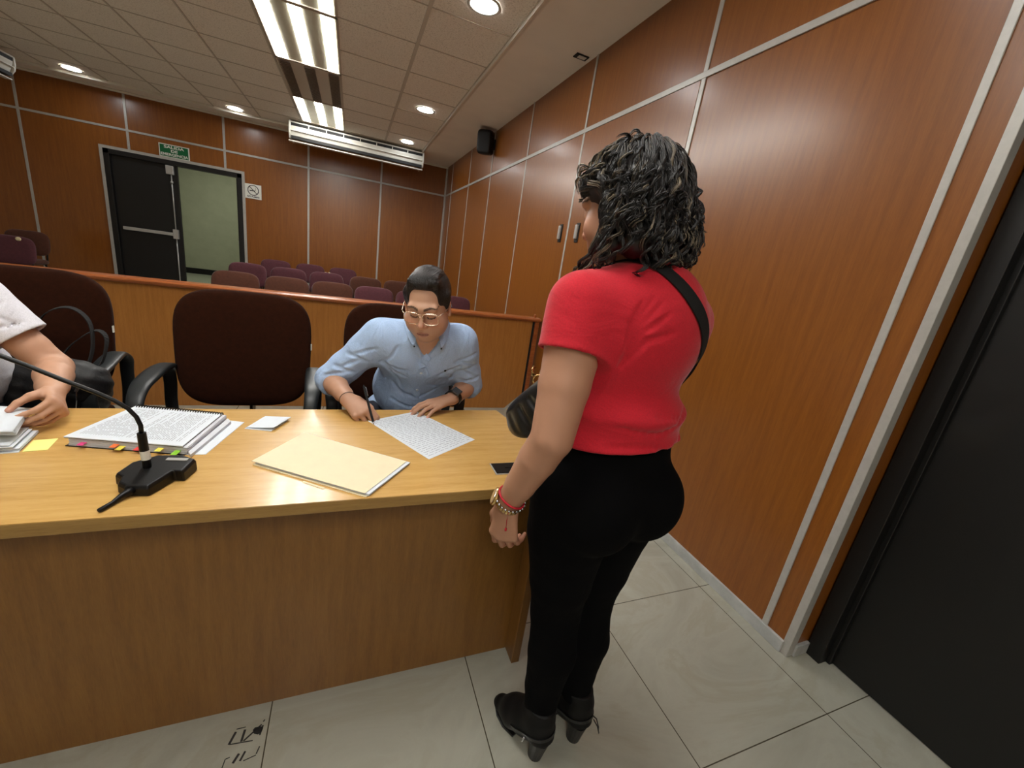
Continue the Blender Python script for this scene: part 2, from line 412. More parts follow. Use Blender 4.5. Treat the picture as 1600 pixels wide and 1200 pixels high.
def downlight(x, y, label):
    t = thing('downlight', label, 'ceiling light', (x, y, ZC), 0, 'round recessed downlights')
    MB().lathe([(0.092, -0.001), (0.112, -0.003), (0.114, -0.009), (0.104, -0.012), (0.092, -0.008)]).build('rim', 'white_plastic', t, smooth=True)
    MB().lathe([(0.0, -0.006), (0.093, -0.006), (0.093, -0.001)]).build('lens', 'spot_light', t, smooth=True)
downlight(0.765, 7.47, 'small lit round downlight beside the right end of the air conditioner')
downlight(0.765, 5.67, 'lit round downlight in the middle of the right-hand ceiling row')
downlight(0.765, 3.22, 'large bright round downlight at the top edge of the photo')
downlight(-1.68, 8.07, 'lit round downlight above the open doorway')
downlight(-3.49, 8.03, 'lit round downlight near the upper left corner')
downlight(0.765, 1.3, 'lit round downlight overhead near the camera')
fixture(-0.18, False, 'unlit fluorescent fixture overhead directly behind the camera')
fixture(-1.40, True, 'second lit fluorescent fixture behind the camera')
downlight(0.765, -0.9, 'lit round downlight overhead behind the camera')
downlight(-2.9, -0.9, 'lit round downlight behind the camera on the left side')
downlight(-2.9, 2.1, 'lit round downlight over the left end of the desk')

# ---------------------------------------------------------------- wall and ceiling equipment
def ac_unit(loc, rotz, L, label):
    t = thing('air_conditioner', label, 'air conditioner', loc, rotz, 'ceiling-hung air conditioners')
    # profile in (y, z): front faces -y ; origin at the front top edge on the ceiling
    body = [(0.00, -0.05), (0.0, -0.11), (0.015, -0.15), (0.04, -0.215), (0.09, -0.25), (0.50, -0.24), (0.50, -0.04), (0.10, -0.02), (0.03, -0.03)]
    h = L/2
    b = MB(); n = len(body)
    b.add([(-h+0.03, y, z) for y, z in body]+[(h-0.03, y, z) for y, z in body], [tuple(range(n)), tuple(range(n, 2*n))]+[(i, (i+1) % n, n+(i+1) % n, n+i) for i in range(n)])
    b.build('housing', 'white_plastic', t, bevel=0.006)
    for sx in (-1, 1):
        e = MB(); pts = [(-0.012, -0.035), (-0.014, -0.12), (0.0, -0.19), (0.05, -0.262), (0.51, -0.25), (0.51, -0.01), (0.05, -0.01)]
        n2 = len(pts); x0, x1 = sx*(h-0.03), sx*h
        e.add([(x0, y, z) for y, z in pts]+[(x1, y, z) for y, z in pts], [tuple(range(n2)), tuple(range(n2, 2*n2))]+[(i, (i+1) % n2, n2+(i+1) % n2, n2+i) for i in range(n2)])
        e.build('end_cap', 'white_plastic', t, bevel=0.01, seg=3)
    MB().span((-h+0.035, -0.004, -0.092), (h-0.035, 0.012, -0.055)).build('air_inlet', 'dark_slot', t)
    q = MB()
    for i in range(1, 8): xx = -h+0.03+(L-0.06)*i/8; q.span((xx-0.006, -0.010, -0.096), (xx+0.006, 0.002, -0.050))
    q.span((-h+0.03, -0.012, -0.052), (h-0.03, 0.004, -0.036)).span((-h+0.03, -0.010, -0.16), (h-0.03, 0.014, -0.148))
    q.build('grille', 'white_plastic', t, bevel=0.002)
    MB().add([(-h+0.035, 0.03, -0.232), (h-0.035, 0.03, -0.232), (h-0.035, 0.06, -0.262), (-h+0.035, 0.06, -0.262)], [(0, 1, 2, 3)]).span((-h+0.035, 0.02, -0.262), (h-0.035, 0.10, -0.225)).build('air_outlet', 'dark_slot', t)
    MB().span((-h-0.005, 0.04, -0.30), (h-0.01, 0.115, -0.285)).build('flap', 'white_plastic', t, bevel=0.005)
    for sx in (-1, 1): MB().box((sx*(h-0.23), 0.275, -0.012), (0.06, 0.25, 0.032)).build('hanger_bracket', 'grid_bar', t)
    return t
ac_unit((0.075, 7.80, ZC), 0, 2.04, 'wide white air conditioner hung in front of the back wall')
ac_unit((-3.95, 6.9, ZC-0.03), PI/2, 1.9, 'white air conditioner cut off by the left edge of the photo')

t = thing('wall_speaker', 'small black loudspeaker bracketed high on the right wood wall', 'speaker', (XR-0.02, 5.75, 2.80))
M = Matrix.Rotation(math.radians(-32), 3, 'Z') @ Matrix.Rotation(math.radians(8), 3, 'X')
MB().pad(0.20, 0.28, 0.19, e2=0.35, e1=0.4, M=M, c=(-0.11, -0.03, 0)).build('cabinet', 'black_plastic', t, smooth=True)
MB().pad(0.165, 0.245, 0.03, e2=0.35, e1=0.5, M=M, c=tuple(M @ Vector((-0.0, -0.088, 0))+Vector((-0.11, -0.03, 0)))).build('grille', 'dark_slot', t, smooth=True)
MB().cyl((-0.07, 0.0, 0.0), (0.02, 0.0, 0.0), 0.02).span((0.0, -0.04, -0.06), (0.02, 0.04, 0.06)).build('bracket', 'black_plastic', t)
t = thing('ceiling_socket', 'small rectangular outlet with dark rim on the plain ceiling border', 'ceiling outlet', (1.60, 3.375, ZC))
MB().span((-0.055, -0.035, -0.01), (0.055, 0.035, 0)).build('frame', 'dark_slot', t, bevel=0.004)
MB().span((-0.03, -0.028, -0.014), (0.035, 0.014, -0.009)).build('plate', 'white_plastic', t, bevel=0.002)

t = thing('exit_sign', 'green emergency exit sign above the black door', 'sign', (-2.665, YB-0.012, 2.272))
MB().span((-0.195, -0.006, -0.095), (0.195, 0.010, 0.095)).build('border', 'sign_white', t)
MB().span((-0.182, -0.009, -0.083), (0.182, -0.004, 0.083)).build('panel', 'sign_green', t)
for body, z, sx, sz in (('SALIDA', 0.053, 1.45, 0.054), ('DE', 0.0, 1.45, 0.050), ('EMERGENCIA', -0.053, 1.12, 0.052)):
    text_mesh('lettering', body, sz, 'sign_white', Matrix.Translation((0, -0.0105, z)) @ FACE_MY, t, sx=sx, bold=0.0014)
t = thing('no_smoking_sign', 'white square no smoking sign right of the doorway', 'sign', (-1.60, YB-0.008, 1.895))
MB().span((-0.12, -0.004, -0.115), (0.12, 0.004, 0.115)).build('panel', 'sign_white', t)
q = MB().tube([(0.078*math.cos(a*PI/20), -0.006, 0.02+0.078*math.sin(a*PI/20)) for a in range(40)], 0.006, 6, closed=True)
q.box((0, -0.006, 0.02), (0.15, 0.004, 0.011), Matrix.Rotation(math.radians(45), 3, 'Y'))
q.build('prohibition_ring', 'sign_black', t)
q = MB().box((-0.012, -0.0055, 0.012), (0.08, 0.003, 0.014)).tube([(0.035, -0.006, 0.022), (0.04, -0.006, 0.04), (0.03, -0.006, 0.05), (0.038, -0.006, 0.064)], 0.003, 6)
q.build('cigarette', 'sign_black', t)
text_mesh('lettering', 'NO FUMAR', 0.036, 'sign_black', Matrix.Translation((0, -0.006, -0.085)) @ FACE_MY, t, bold=0.0008)

# ---------------------------------------------------------------- barrier
t = thing('barrier', 'low wooden partition with rounded handrail behind the office chairs', 'barrier', (0, 3.48, 0))
MB().span((XL+0.02, 0, 0.0), (1.60, 0.05, 0.87)).build('panel', 'barrier_wood', t)
MB().sweep([(XL+0.02, 0.025, 0.89), (1.665, 0.025, 0.89)], [(-0.05, -0.016), (0.05, -0.016), (0.062, -0.004), (0.062, 0.008), (0.05, 0.02), (-0.05, 0.02), (-0.062, 0.008), (-0.062, -0.004)]).build('handrail', 'rail_wood', t, bevel=0.004)
MB().span((1.625, -0.01, 0), (1.665, 0.06, 0.875)).build('end_post', 'rail_wood', t, bevel=0.003)
MB().span((1.60, 0.01, 0), (1.625, 0.04, 0.865)).build('gap_strip', 'dark_slot', t)
MB().lathe([(0.0, 0.0), (0.012, 0.0), (0.010, 0.02), (0.006, 0.03), (0, 0.033)], c=(1.62, 0.02, 0.91)).build('peg', 'rail_wood', t, smooth=True)

# ---------------------------------------------------------------- chairs
def arm_chair(label):
    t = thing('office_chair', label, 'chair', (0, 0, 0), 0, 'brown armchairs behind the desk')
    tilt = Matrix.Rotation(math.radians(-7), 3, 'X')
    MB().pad(0.52, 0.52, 0.10, e2=0.52, e1=0.7, bend=-0.35, n=64, m=20, taper=0.05, M=tilt, c=(0, 0.225, 0.815)).build('backrest', 'brown_fabric', t, smooth=True)
    MB().pad(0.47, 0.47, 0.03, e2=0.5, e1=0.7, bend=-0.35, n=64, m=12, taper=0.04, M=tilt, c=(0, 0.285, 0.80)).build('back_shell', 'black_plastic', t, smooth=True)
    MB().pad(0.52, 0.50, 0.09, e2=0.45, e1=0.6, n=64, M=Matrix.Rotation(PI/2, 3, 'X'), c=(0, -0.02, 0.49)).build('seat', 'brown_fabric', t, smooth=True)
    MB().sweep([(0, 0.05, 0.42), (0, 0.24, 0.43), (0, 0.295, 0.50), (0, 0.30, 0.72)], [(-0.04, -0.006), (0.04, -0.006), (0.04, 0.006), (-0.04, 0.006)], up=(1, 0, 0)).build('back_support', 'black_plastic', t)
    for sx in (-1, 1):
        path = [(0.235*sx, 0.16, 0.425), (0.27*sx, 0.185, 0.45), (0.285*sx, 0.195, 0.56), (0.285*sx, 0.205, 0.66), (0.287*sx, 0.20, 0.715), (0.275*sx, 0.165, 0.748),
                (0.279*sx, 0.08, 0.757), (0.282*sx, -0.03, 0.75), (0.282*sx, -0.10, 0.738), (0.279*sx, -0.155, 0.705), (0.275*sx, -0.175, 0.65), (0.285*sx, -0.165, 0.56), (0.27*sx, -0.145, 0.46), (0.22*sx, -0.13, 0.425)]
        P = [Vector(p) for p in path]
        # smooth resample
        Q = []
        for i in range(len(P)-1):
            p0, p1, p2, p3 = P[max(i-1, 0)], P[i], P[i+1], P[min(i+2, len(P)-1)]
            for q in range(4):
                s_ = q/4
                Q.append(0.5*((2*p1)+(p2-p0)*s_+(2*p0-5*p1+4*p2-p3)*s_*s_+(3*p1-p0-3*p2+p3)*s_**3))
        Q.append(P[-1])
        scl = []
        for i in range(len(Q)):
            f = i/(len(Q)-1); wd = 0.95+0.5*math.exp(-((f-0.5)/0.17)**2)
            scl.append((wd, 1.0))
        pr = [(math.copysign(abs(math.cos(a))**0.6, math.cos(a))*0.024, math.copysign(abs(math.sin(a))**0.8, math.sin(a))*0.011) for a in [2*PI*i/14 for i in range(14)]]
        # frames with side = x axis
        mm = MB(); vs = []; kk = len(pr)
        for i, p in enumerate(Q):
            tt = (Q[min(i+1, len(Q)-1)]-Q[max(i-1, 0)]).normalized(); sd = Vector((1, 0, 0)); nn = tt.cross(sd).normalized()
            vs += [p+sd*(a*scl[i][0])+nn*b for a, b in pr]
        fs = [(i*kk+q, i*kk+(q+1) % kk, (i+1)*kk+(q+1) % kk, (i+1)*kk+q) for i in range(len(Q)-1) for q in range(kk)]
        fs += [tuple(range(kk)), tuple((len(Q)-1)*kk+q for q in range(kk))]
        mm.add(vs, fs).build('armrest', 'arm_plastic', t, smooth=True)
    MB().cyl((0, 0, 0.10), (0, 0, 0.30), 0.03).cyl((0, 0, 0.30), (0, 0, 0.42), 0.018).span((-0.1, -0.1, 0.41), (0.1, 0.1, 0.435)).build('column', 'black_plastic', t)
    for i in range(5):
        a = 2*PI*i/5+0.3; c_, s_ = math.cos(a), math.sin(a)
        lg = MB().sweep([(0.02*c_, 0.02*s_, 0.115), (0.15*c_, 0.15*s_, 0.105), (0.28*c_, 0.28*s_, 0.075)], [(-0.022, -0.014), (0.022, -0.014), (0.016, 0.014), (-0.016, 0.014)]).build('leg', 'black_plastic', t, bevel=0.004)
        M = Matrix.Rotation(a+0.5, 3, 'Z') @ Matrix.Rotation(PI/2, 3, 'X')
        MB().lathe([(0, -0.022), (0.02, -0.022), (0.028, -0.015), (0.028, 0.015), (0.02, 0.022), (0, 0.022)], c=(0.275*c_, 0.275*s_, 0.0285), M=M, seg=18).cyl((0.275*c_, 0.275*s_, 0.03), (0.275*c_, 0.275*s_, 0.08), 0.007, seg=8).build('caster', 'black_plastic', lg, smooth=True)
    MB().box((0.262, 0.19, 0.85), (0.004, 0.012, 0.028)).build('fabric_tag', 'sign_white', t)
    return t
oc = arm_chair('empty brown fabric armchair in the middle, pulled up behind the desk')
oc.location = (-0.42, 1.87, 0); oc.rotation_euler = (0, 0, 0.03)
oc2 = copy_thing(oc, (0.225, 1.93, 0), -0.05, 'brown fabric armchair the man in the light blue shirt sits on')
oc3 = copy_thing(oc, (-1.17, 1.97, 0), 0.12, 'brown fabric armchair at the left with a black bag lying on it')

def seat_chair(label):
    t = thing('audience_chair', label, 'chair', (0, 0, 0), 0, 'audience chairs behind the barrier')
    tilt = Matrix.Rotation(math.radians(-9), 3, 'X')
    MB().pad(0.47, 0.33, 0.07, e2=0.5, e1=0.7, bend=-0.25, n=44, m=12, M=tilt, c=(0, 0.20, 0.665), taper=-0.04).build('backrest', 'purple_fabric', t, smooth=True)
    MB().pad(0.43, 0.29, 0.025, e2=0.5, e1=0.7, bend=-0.25, n=44, m=10, M=tilt, c=(0, 0.243, 0.655)).build('back_shell', 'black_plastic', t, smooth=True)
    MB().pad(0.47, 0.44, 0.08, e2=0.45, e1=0.6, n=44, m=12, M=Matrix.Rotation(PI/2, 3, 'X'), c=(0, -0.02, 0.43)).build('seat', 'purple_fabric', t, smooth=True)
    for sx in (-1, 1): MB().tube([(sx*0.16, 0.10, 0.40), (sx*0.16, 0.22, 0.42), (sx*0.16, 0.25, 0.60)], 0.011, 8).build('back_bracket', 'black_plastic', t, smooth=True)
    for sx in (-1, 1):
        for sy in (-1, 1):
            MB().tube([(0.18*sx, 0.14*sy, 0.40), (0.215*sx, 0.20*sy, 0.0)], 0.012, 10).build('leg', 'black_plastic', t, smooth=True)
    MB().tube([(-0.18, -0.14, 0.395), (0.18, -0.14, 0.395)], 0.011, 8).tube([(-0.18, 0.14, 0.395), (0.18, 0.14, 0.395)], 0.011, 8).build('seat_frame', 'black_plastic', t, smooth=True)
    return t
ac0 = seat_chair('purple fabric audience chair')
for c in kids(ac0):
    if c.name.startswith('backrest'): me_b = c.data
    if c.name.startswith('seat') and not c.name.startswith('seat_frame'): me_s = c.data
me_bb = me_b.copy(); me_bb.materials.clear(); me_bb.materials.append(MATS['tan_brown_fabric'])
me_sb = me_s.copy(); me_sb.materials.clear(); me_sb.materials.append(MATS['tan_brown_fabric'])
BR = {'backrest': me_bb, 'seat': me_sb}
aud = [
 (-1.21, 5.30, 'b', 'leftmost brown chair of the front audience row, below the doorway'),
 (-0.70, 5.30, 'b', 'second brown chair from the left in the front audience row'),
 (-0.20, 5.32, 'b', 'third brown chair of the front audience row, left of a purple one'),
 (0.28, 5.30, 'p', 'purple chair of the front audience row just left of the man'),
 (0.77, 5.30, 'p', 'purple audience chair half hidden by the left side of the man\'s head'),
 (1.31, 5.30, 'p', 'purple audience chair showing right of the man\'s head'),
 (-1.37, 6.72, 'p', 'leftmost purple chair of the middle audience row, beside the door frame'),
 (-0.86, 6.72, 'p', 'second purple chair of the middle audience row'),
 (-0.34, 6.72, 'pt', 'purple middle-row chair with torn upholstery on its top edge'),
 (0.21, 6.72, 'b', 'brown chair at the right of the middle audience row'),
 (0.72, 6.72, 'b', 'rightmost brown chair of the middle row, mostly behind the man\'s hair'),
 (-1.23, 8.14, 'p', 'leftmost purple chair of the rear row against the back wall'),
 (-0.69, 8.14, 'p', 'middle purple chair of the rear row against the back wall'),
 (-0.14, 8.14, 'p', 'right purple chair of the rear row against the back wall'),
 (-3.72, 6.55, 'pt2', 'purple chair at the left edge with foam showing through a tear'),
 (-4.19, 7.75, 'b', 'dark brown chair behind the torn purple one at the far left'),
]
for i, (x, y, kd, lab) in enumerate(aud):
    c = ac0 if i == 3 else copy_thing(ac0, (x, y, 0), R_.uniform(-0.05, 0.05), lab, BR if kd == 'b' else None)
    if i == 3: ac0.location = (x, y, 0); ac0['label'] = lab
    if kd == 'pt':
        q = MB()
        for dx, s in ((-0.02, 0.014), (0.03, 0.018), (0.06, 0.012), (0.10, 0.016), (0.15, 0.012)): q.pad(s*1.6, s, s, c=(dx, 0.225-0.25*dx*dx, 0.825-0.9*dx*dx), n=10, m=5)
        q.build('torn_foam', 'foam', c, smooth=True)
    if kd == 'pt2':
        MB().pad(0.05, 0.045, 0.02, e2=0.9, c=(0.10, 0.185, 0.80), n=12, m=6).build('torn_foam', 'foam', c, smooth=True)

# ---------------------------------------------------------------- desk
TZ = 0.75
t = thing('desk', 'long light wooden hearing desk with plain front panel', 'desk', (0, 0, 0))
r_ = 0.03
poly = [(-2.7, 0.93), (0.61, 0.93), (0.625, 0.945), (0.625, 1.40), (0.60, 1.53), (-2.7, 1.53)]
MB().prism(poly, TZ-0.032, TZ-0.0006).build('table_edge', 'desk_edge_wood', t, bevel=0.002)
ip = [(-2.7, 0.931), (0.609, 0.931), (0.623, 0.946), (0.623, 1.40), (0.598, 1.529), (-2.7, 1.529)]
MB().prism(ip, TZ-0.002, TZ).build('table_top', 'desk_top_wood', t)
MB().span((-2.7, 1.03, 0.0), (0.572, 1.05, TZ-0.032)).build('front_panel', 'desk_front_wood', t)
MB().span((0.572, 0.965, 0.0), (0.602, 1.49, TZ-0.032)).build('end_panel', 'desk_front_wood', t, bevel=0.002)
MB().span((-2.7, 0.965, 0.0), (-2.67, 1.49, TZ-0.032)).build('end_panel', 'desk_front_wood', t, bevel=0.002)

# ---------------------------------------------------------------- desk items
def quad_sheet(mb, c4, z0, z1, inset=0.0, mi=0):
    mb.prism([tuple(p) for p in c4], z0, z1, mi=mi); return mb
def lerp2(c4, u, v):
    a, b, c, d = [Vector(p) for p in c4]
    return (a*(1-u)+b*u)*(1-v)+(d*(1-u)+c*u)*v
def writing(c4, z, rows, kind, rng, u0=0.05, u1=0.95, v0=0.05, v1=0.95, hgt=0.003):
    """rows run from v0 to v1, letters advance along u; little strokes lying on the sheet"""
    m = MB(); a = Vector(c4[1])-Vector(c4[0]); L = a.length; e = a/L; f = Vector((-e.y, e.x))
    if (Vector(c4[3])-Vector(c4[0])).dot(f) < 0: f = -f
    for r in range(rows):
        v = v0+(v1-v0)*(r+0.5)/rows; u = u0+rng.uniform(0, 0.01)
        if kind == 'print':
            style = rng.random(); lim = u1 if style < 0.75 else u0+(u1-u0)*rng.uniform(0.3, 0.8)
            if style > 0.93: continue
        else: lim = u1-rng.uniform(0, 0.03)
        while u < lim:
            wl = (rng.uniform(0.008, 0.028) if kind == 'hand' else rng.uniform(0.010, 0.034))/L
            if kind == 'print':
                p0 = lerp2(c4, u, v); p1 = lerp2(c4, min(u+wl, lim), v); th = hgt*0.32
                o = f*th
                m.add([(p0.x-o.x, p0.y-o.y, z), (p1.x-o.x, p1.y-o.y, z), (p1.x+o.x, p1.y+o.y, z), (p0.x+o.x, p0.y+o.y, z)], [(0, 1, 2, 3)])
            else:
                n = max(4, int(wl*L/0.0018)); pts = []
                for i in range(n+1):
                    p = lerp2(c4, u+wl*i/n, v); amp = hgt*(0.5 if i % 2 else -0.5)*rng.uniform(0.4, 1.25)
                    pts.append(p+f*amp)
                for i in range(n):
                    p0, p1 = pts[i], pts[i+1]; dd = (p1-p0).normalized(); o = Vector((-dd.y, dd.x))*0.00038
                    m.add([(p0.x-o.x, p0.y-o.y, z), (p1.x-o.x, p1.y-o.y, z), (p1.x+o.x, p1.y+o.y, z), (p0.x+o.x, p0.y+o.y, z)], [(0, 1, 2, 3)])
            u += wl+rng.uniform(0.003, 0.007)/L
    return m
rng = random.Random(3)
# handwritten sheet
hs = [(0.072, 1.419), (0.239, 1.118), (0.423, 1.248), (0.254, 1.513)]
t = thing('handwritten_sheet', 'white sheet densely handwritten in blue ink under the man\'s hands', 'paper', (0, 0, 0))
quad_sheet(MB(), hs, TZ, TZ+0.0008).build('sheet', 'paper', t)
hw = [hs[0], hs[3], hs[2], hs[1]]
writing(hw, TZ+0.0010, 27, 'hand', rng, 0.04, 0.97, 0.04, 0.97, 0.0042).build('handwriting', 'ink', t)
# folder
t = thing('manila_folder', 'closed cream folder with white sheets sticking out, near the front edge', 'folder', (0, 0, 0))
fo = [(-0.232, 1.133), (-0.123, 1.309), (0.168, 1.095), (0.048, 0.940)]
def off(c4, dx, dy, s=1.0):
    cx = sum(p[0] for p in c4)/4; cy = sum(p[1] for p in c4)/4
    return [(cx+(p[0]-cx)*s+dx, cy+(p[1]-cy)*s+dy) for p in c4]
quad_sheet(MB(), off(fo, 0.003, -0.006, 0.995), TZ, TZ+0.0015).build('back_cover', 'manila', t)
MB().prism([(-0.05, 0.985), (-0.10, 1.024), (-0.098, 1.03), (-0.045, 0.99)], TZ, TZ+0.001).build('folder_tab', 'manila', t)
sh = MB()
for i in range(5): quad_sheet(sh, off(fo, 0.010+0.001*rng.uniform(-1, 1), -0.002+0.002*rng.uniform(-1, 1), 1.0), TZ+0.0018+i*0.0012, TZ+0.0026+i*0.0012)
sh.build('sheets', 'paper', t)
quad_sheet(MB(), off(fo, 0, 0), TZ+0.0082, TZ+0.0092).build('front_cover', 'manila', t)
# folded note
t = thing('folded_note', 'small folded white paper between the bound document and the man', 'paper', (0, 0, 0))
sn = [(-0.290, 1.368), (-0.254, 1.462), (-0.174, 1.434), (-0.212, 1.345)]
quad_sheet(MB(), off(sn, -0.006, -0.006, 0.97), TZ, TZ+0.001).build('lower_leaf', 'paper', t)
MB().add([(sn[0][0], sn[0][1], TZ+0.003), (sn[1][0], sn[1][1], TZ+0.002), (sn[2][0], sn[2][1], TZ+0.010), (sn[3][0], sn[3][1], TZ+0.011),
          (sn[0][0], sn[0][1], TZ+0.0015), (sn[1][0], sn[1][1], TZ+0.001), (sn[2][0], sn[2][1], TZ+0.009), (sn[3][0], sn[3][1], TZ+0.010)],
         [(0, 1, 2, 3), (7, 6, 5, 4), (0, 3, 7, 4), (1, 5, 6, 2), (0, 4, 5, 1), (2, 6, 7, 3)]).build('upper_leaf', 'paper', t)
# bound document
nb = [(-0.667, 1.267), (-0.396, 1.195), (-0.361, 1.423), (-0.601, 1.487)]
t = thing('bound_document', 'thick comb-bound printed document open on the desk behind the microphone', 'document', (0, 0, 0))
quad_sheet(MB(), off(nb, 0.0, -0.001, 1.0), TZ, TZ+0.002).build('back_cover', 'black_plastic', t)
st = MB()
for i in range(9):
    o_ = off(nb, 0.006+rng.uniform(-0.002, 0.002), rng.uniform(-0.0015, 0.0015), 0.992)
    quad_sheet(st, o_, TZ+0.0022+i*0.0022, TZ+0.0040+i*0.0022)
st.build('lower_pages', 'paper_edge', t)
quad_sheet(MB(), off(nb, -0.002, 0.0, 0.985), TZ+0.0222, TZ+0.0236).build('page_divider', 'black_plastic', t)
quad_sheet(MB(), off(nb, -0.003, 0.001, 0.99), TZ+0.0238, TZ+0.0262).build('top_page', 'paper', t)
writing([nb[0], nb[3], nb[2], nb[1]], TZ+0.0266, 40, 'print', rng, 0.10, 0.90, 0.05, 0.92, 0.0021).build('printed_text', 'print_ink', t)
cb = MB(); a0, a1 = Vector(nb[3]), Vector(nb[2])
for i in range(34):
    p = a0.lerp(a1, 0.02+0.96*i/33); dd = (a1-a0).normalized(); pr_ = Vector((-dd.y, dd.x))
    pts = []
    for q in range(10):
        an = -0.4+q*(2*PI-0.9)/9
        oo = pr_*(-0.004+0.010*math.cos(an)); pts.append((p.x+oo.x, p.y+oo.y, TZ+0.016+0.014*math.sin(an)))
    cb.sweep(pts, [(-0.0018, -0.0006), (0.0018, -0.0006), (0.0018, 0.0006), (-0.0018, 0.0006)], up=(dd.x, dd.y, 0))
cb.build('binding_comb', 'black_plastic', t)
for (x, y, c) in ((-0.626, 1.258, 'pink'), (-0.553, 1.236, 'orange'), (-0.541, 1.232, 'yellow'), (-0.500, 1.222, 'red'), (-0.452, 1.209, 'yellow'), (-0.414, 1.196, 'green')):
    MB().box((x, y-0.002, TZ+0.010+rng.uniform(0, 0.006)), (0.014, 0.024, 0.0006), Matrix.Rotation(-0.26, 3, 'Z') @ Matrix.Rotation(0.12, 3, 'X')).build('index_tab', 'tab_'+c, t)
t = thing('loose_sheets', 'white loose sheets sticking out to the right under the bound document', 'paper', (0, 0, 0))
us = [(-0.420, 1.222), (-0.350, 1.195), (-0.305, 1.413), (-0.375, 1.436)]
# keep them beside the document so nothing intersects
us = [(-0.393, 1.196), (-0.350, 1.195), (-0.305, 1.413), (-0.352, 1.428)]
quad_sheet(MB(), us, TZ, TZ+0.0012).build('bottom_sheet', 'paper', t)
quad_sheet(MB(), [(-0.389, 1.198), (-0.378, 1.172+0.006), (-0.338, 1.400), (-0.352, 1.424)], TZ+0.0014, TZ+0.010).build('upper_sheets', 'paper_edge', t)

# cable outlet cover
t = thing('cable_cover', 'black rectangular cover with pale rim at the right end of the desk', 'cable outlet', (0.492, 1.039, TZ))
MB().prism([(-0.070, -0.034), (0.070, -0.034), (0.070, 0.034), (-0.070, 0.034)], 0.0, 0.002).build('rim', 'brushed_steel', t, bevel=0.001)
MB().prism([(-0.066, -0.030), (0.066, -0.030), (0.066, 0.030), (-0.066, 0.030)], 0.0, 0.004).span((-0.03, -0.003, 0.004), (0.05, 0.003, 0.0055)).build('cover', 'black_plastic', t, bevel=0.001)

# microphone
t = thing('gooseneck_microphone', 'black conference microphone with gooseneck on the left of the desk', 'microphone', (0, 0, 0))
top = [(-0.480, 1.060), (-0.464, 1.046), (-0.462, 1.024), (-0.445, 1.010), (-0.404, 1.004), (-0.392, 1.030), (-0.378, 1.062), (-0.360, 1.058), (-0.350, 1.110), (-0.380, 1.130), (-0.430, 1.132), (-0.468, 1.104)]
cx, cy = -0.42, 1.07
bot = [(cx+(x-cx)*1.07, cy+(y-cy)*1.07) for x, y in top]
def hz(x, y): return TZ+0.026+(y-1.0)*0.07
n = len(top); bs = MB()
mid = [(cx+(x-cx)*1.06, cy+(y-cy)*1.06) for x, y in top]
vs = [(x, y, TZ+0.001) for x, y in bot]+[(x, y, hz(x, y)-0.008) for x, y in mid]+[(x, y, hz(x, y)) for x, y in top]
bs.add(vs, [tuple(range(n))[::-1], tuple(range(2*n, 3*n))]+[(l*n+i, l*n+(i+1) % n, (l+1)*n+(i+1) % n, (l+1)*n+i) for l in (0, 1) for i in range(n)])
bs.build('base', 'black_plastic', t, bevel=0.003)
MB().box((-0.383, 1.108, hz(0, 1.108)+0.0005), (0.045, 0.012, 0.002), Matrix.Rotation(-0.15, 3, 'Z')).build('name_plate', 'brushed_steel', t)
bk = MB().box((-0.3555, 1.085, TZ+0.018), (0.002, 0.030, 0.014), Matrix.Rotation(-0.18, 3, 'Z')).build('inventory_sticker', 'sign_white', t)
MB().cyl((-0.432, 1.080, TZ+0.028), (-0.432, 1.080, TZ+0.052), 0.0085).build('stem_socket', 'black_plastic', t, smooth=False)
MB().cyl((-0.432, 1.080, TZ+0.052), (-0.434, 1.081, TZ+0.074), 0.0092).build('stem_label', 'sign_white', t)
MB().cyl((-0.434, 1.081, TZ+0.074), (-0.436, 1.083, TZ+0.118), 0.0092, 0.0085).build('stem_collar', 'black_plastic', t)
neck = [(-0.436, 1.083, 0.866), (-0.437, 1.086, 0.885), (-0.444, 1.089, 0.905), (-0.458, 1.091, 0.925), (-0.480, 1.092, 0.943), (-0.510, 1.092, 0.962), (-0.56, 1.09, 0.990), (-0.61, 1.088, 1.020), (-0.66, 1.085, 1.048), (-0.72, 1.08, 1.080), (-0.76, 1.075, 1.10)]
MB().tube(neck, 0.0046, 12).build('gooseneck', 'black_plastic', t, smooth=True)
MB().cyl((-0.755, 1.076, 1.098), (-0.80, 1.07, 1.122), 0.009, 0.0105).build('microphone_head', 'black_plastic', t)
cable = [(-0.432, 1.010, TZ+0.014), (-0.440, 1.002, TZ+0.012), (-0.448, 0.990, TZ+0.010), (-0.455, 0.973, TZ+0.006), (-0.466, 0.948, TZ+0.006)]
MB().tube(cable, 1.0, 12, radii=[0.009, 0.0085, 0.006, 0.0048, 0.0045]).build('cable', 'black_plastic', t, smooth=True)

# papers of the left person: pile on the desk, sheets held
t = thing('paper_pile', 'pile of white sheets lying at the left edge of the desk', 'paper', (0, 0, 0))
pl = MB()
base = [(-1.02, 1.20), (-0.738, 1.238), (-0.758, 1.345), (-1.04, 1.31)]
for i in range(6): quad_sheet(pl, off(base, rng.uniform(-0.006, 0.006)-0.002*i, rng.uniform(-0.006, 0.006), 1.0), TZ+i*0.0035, TZ+0.0018+i*0.0035)
pl.build('sheets', 'paper', t)
t = thing('sticky_note', 'pale yellow note sticking out of the paper pile', 'sticky note', (0, 0, 0))
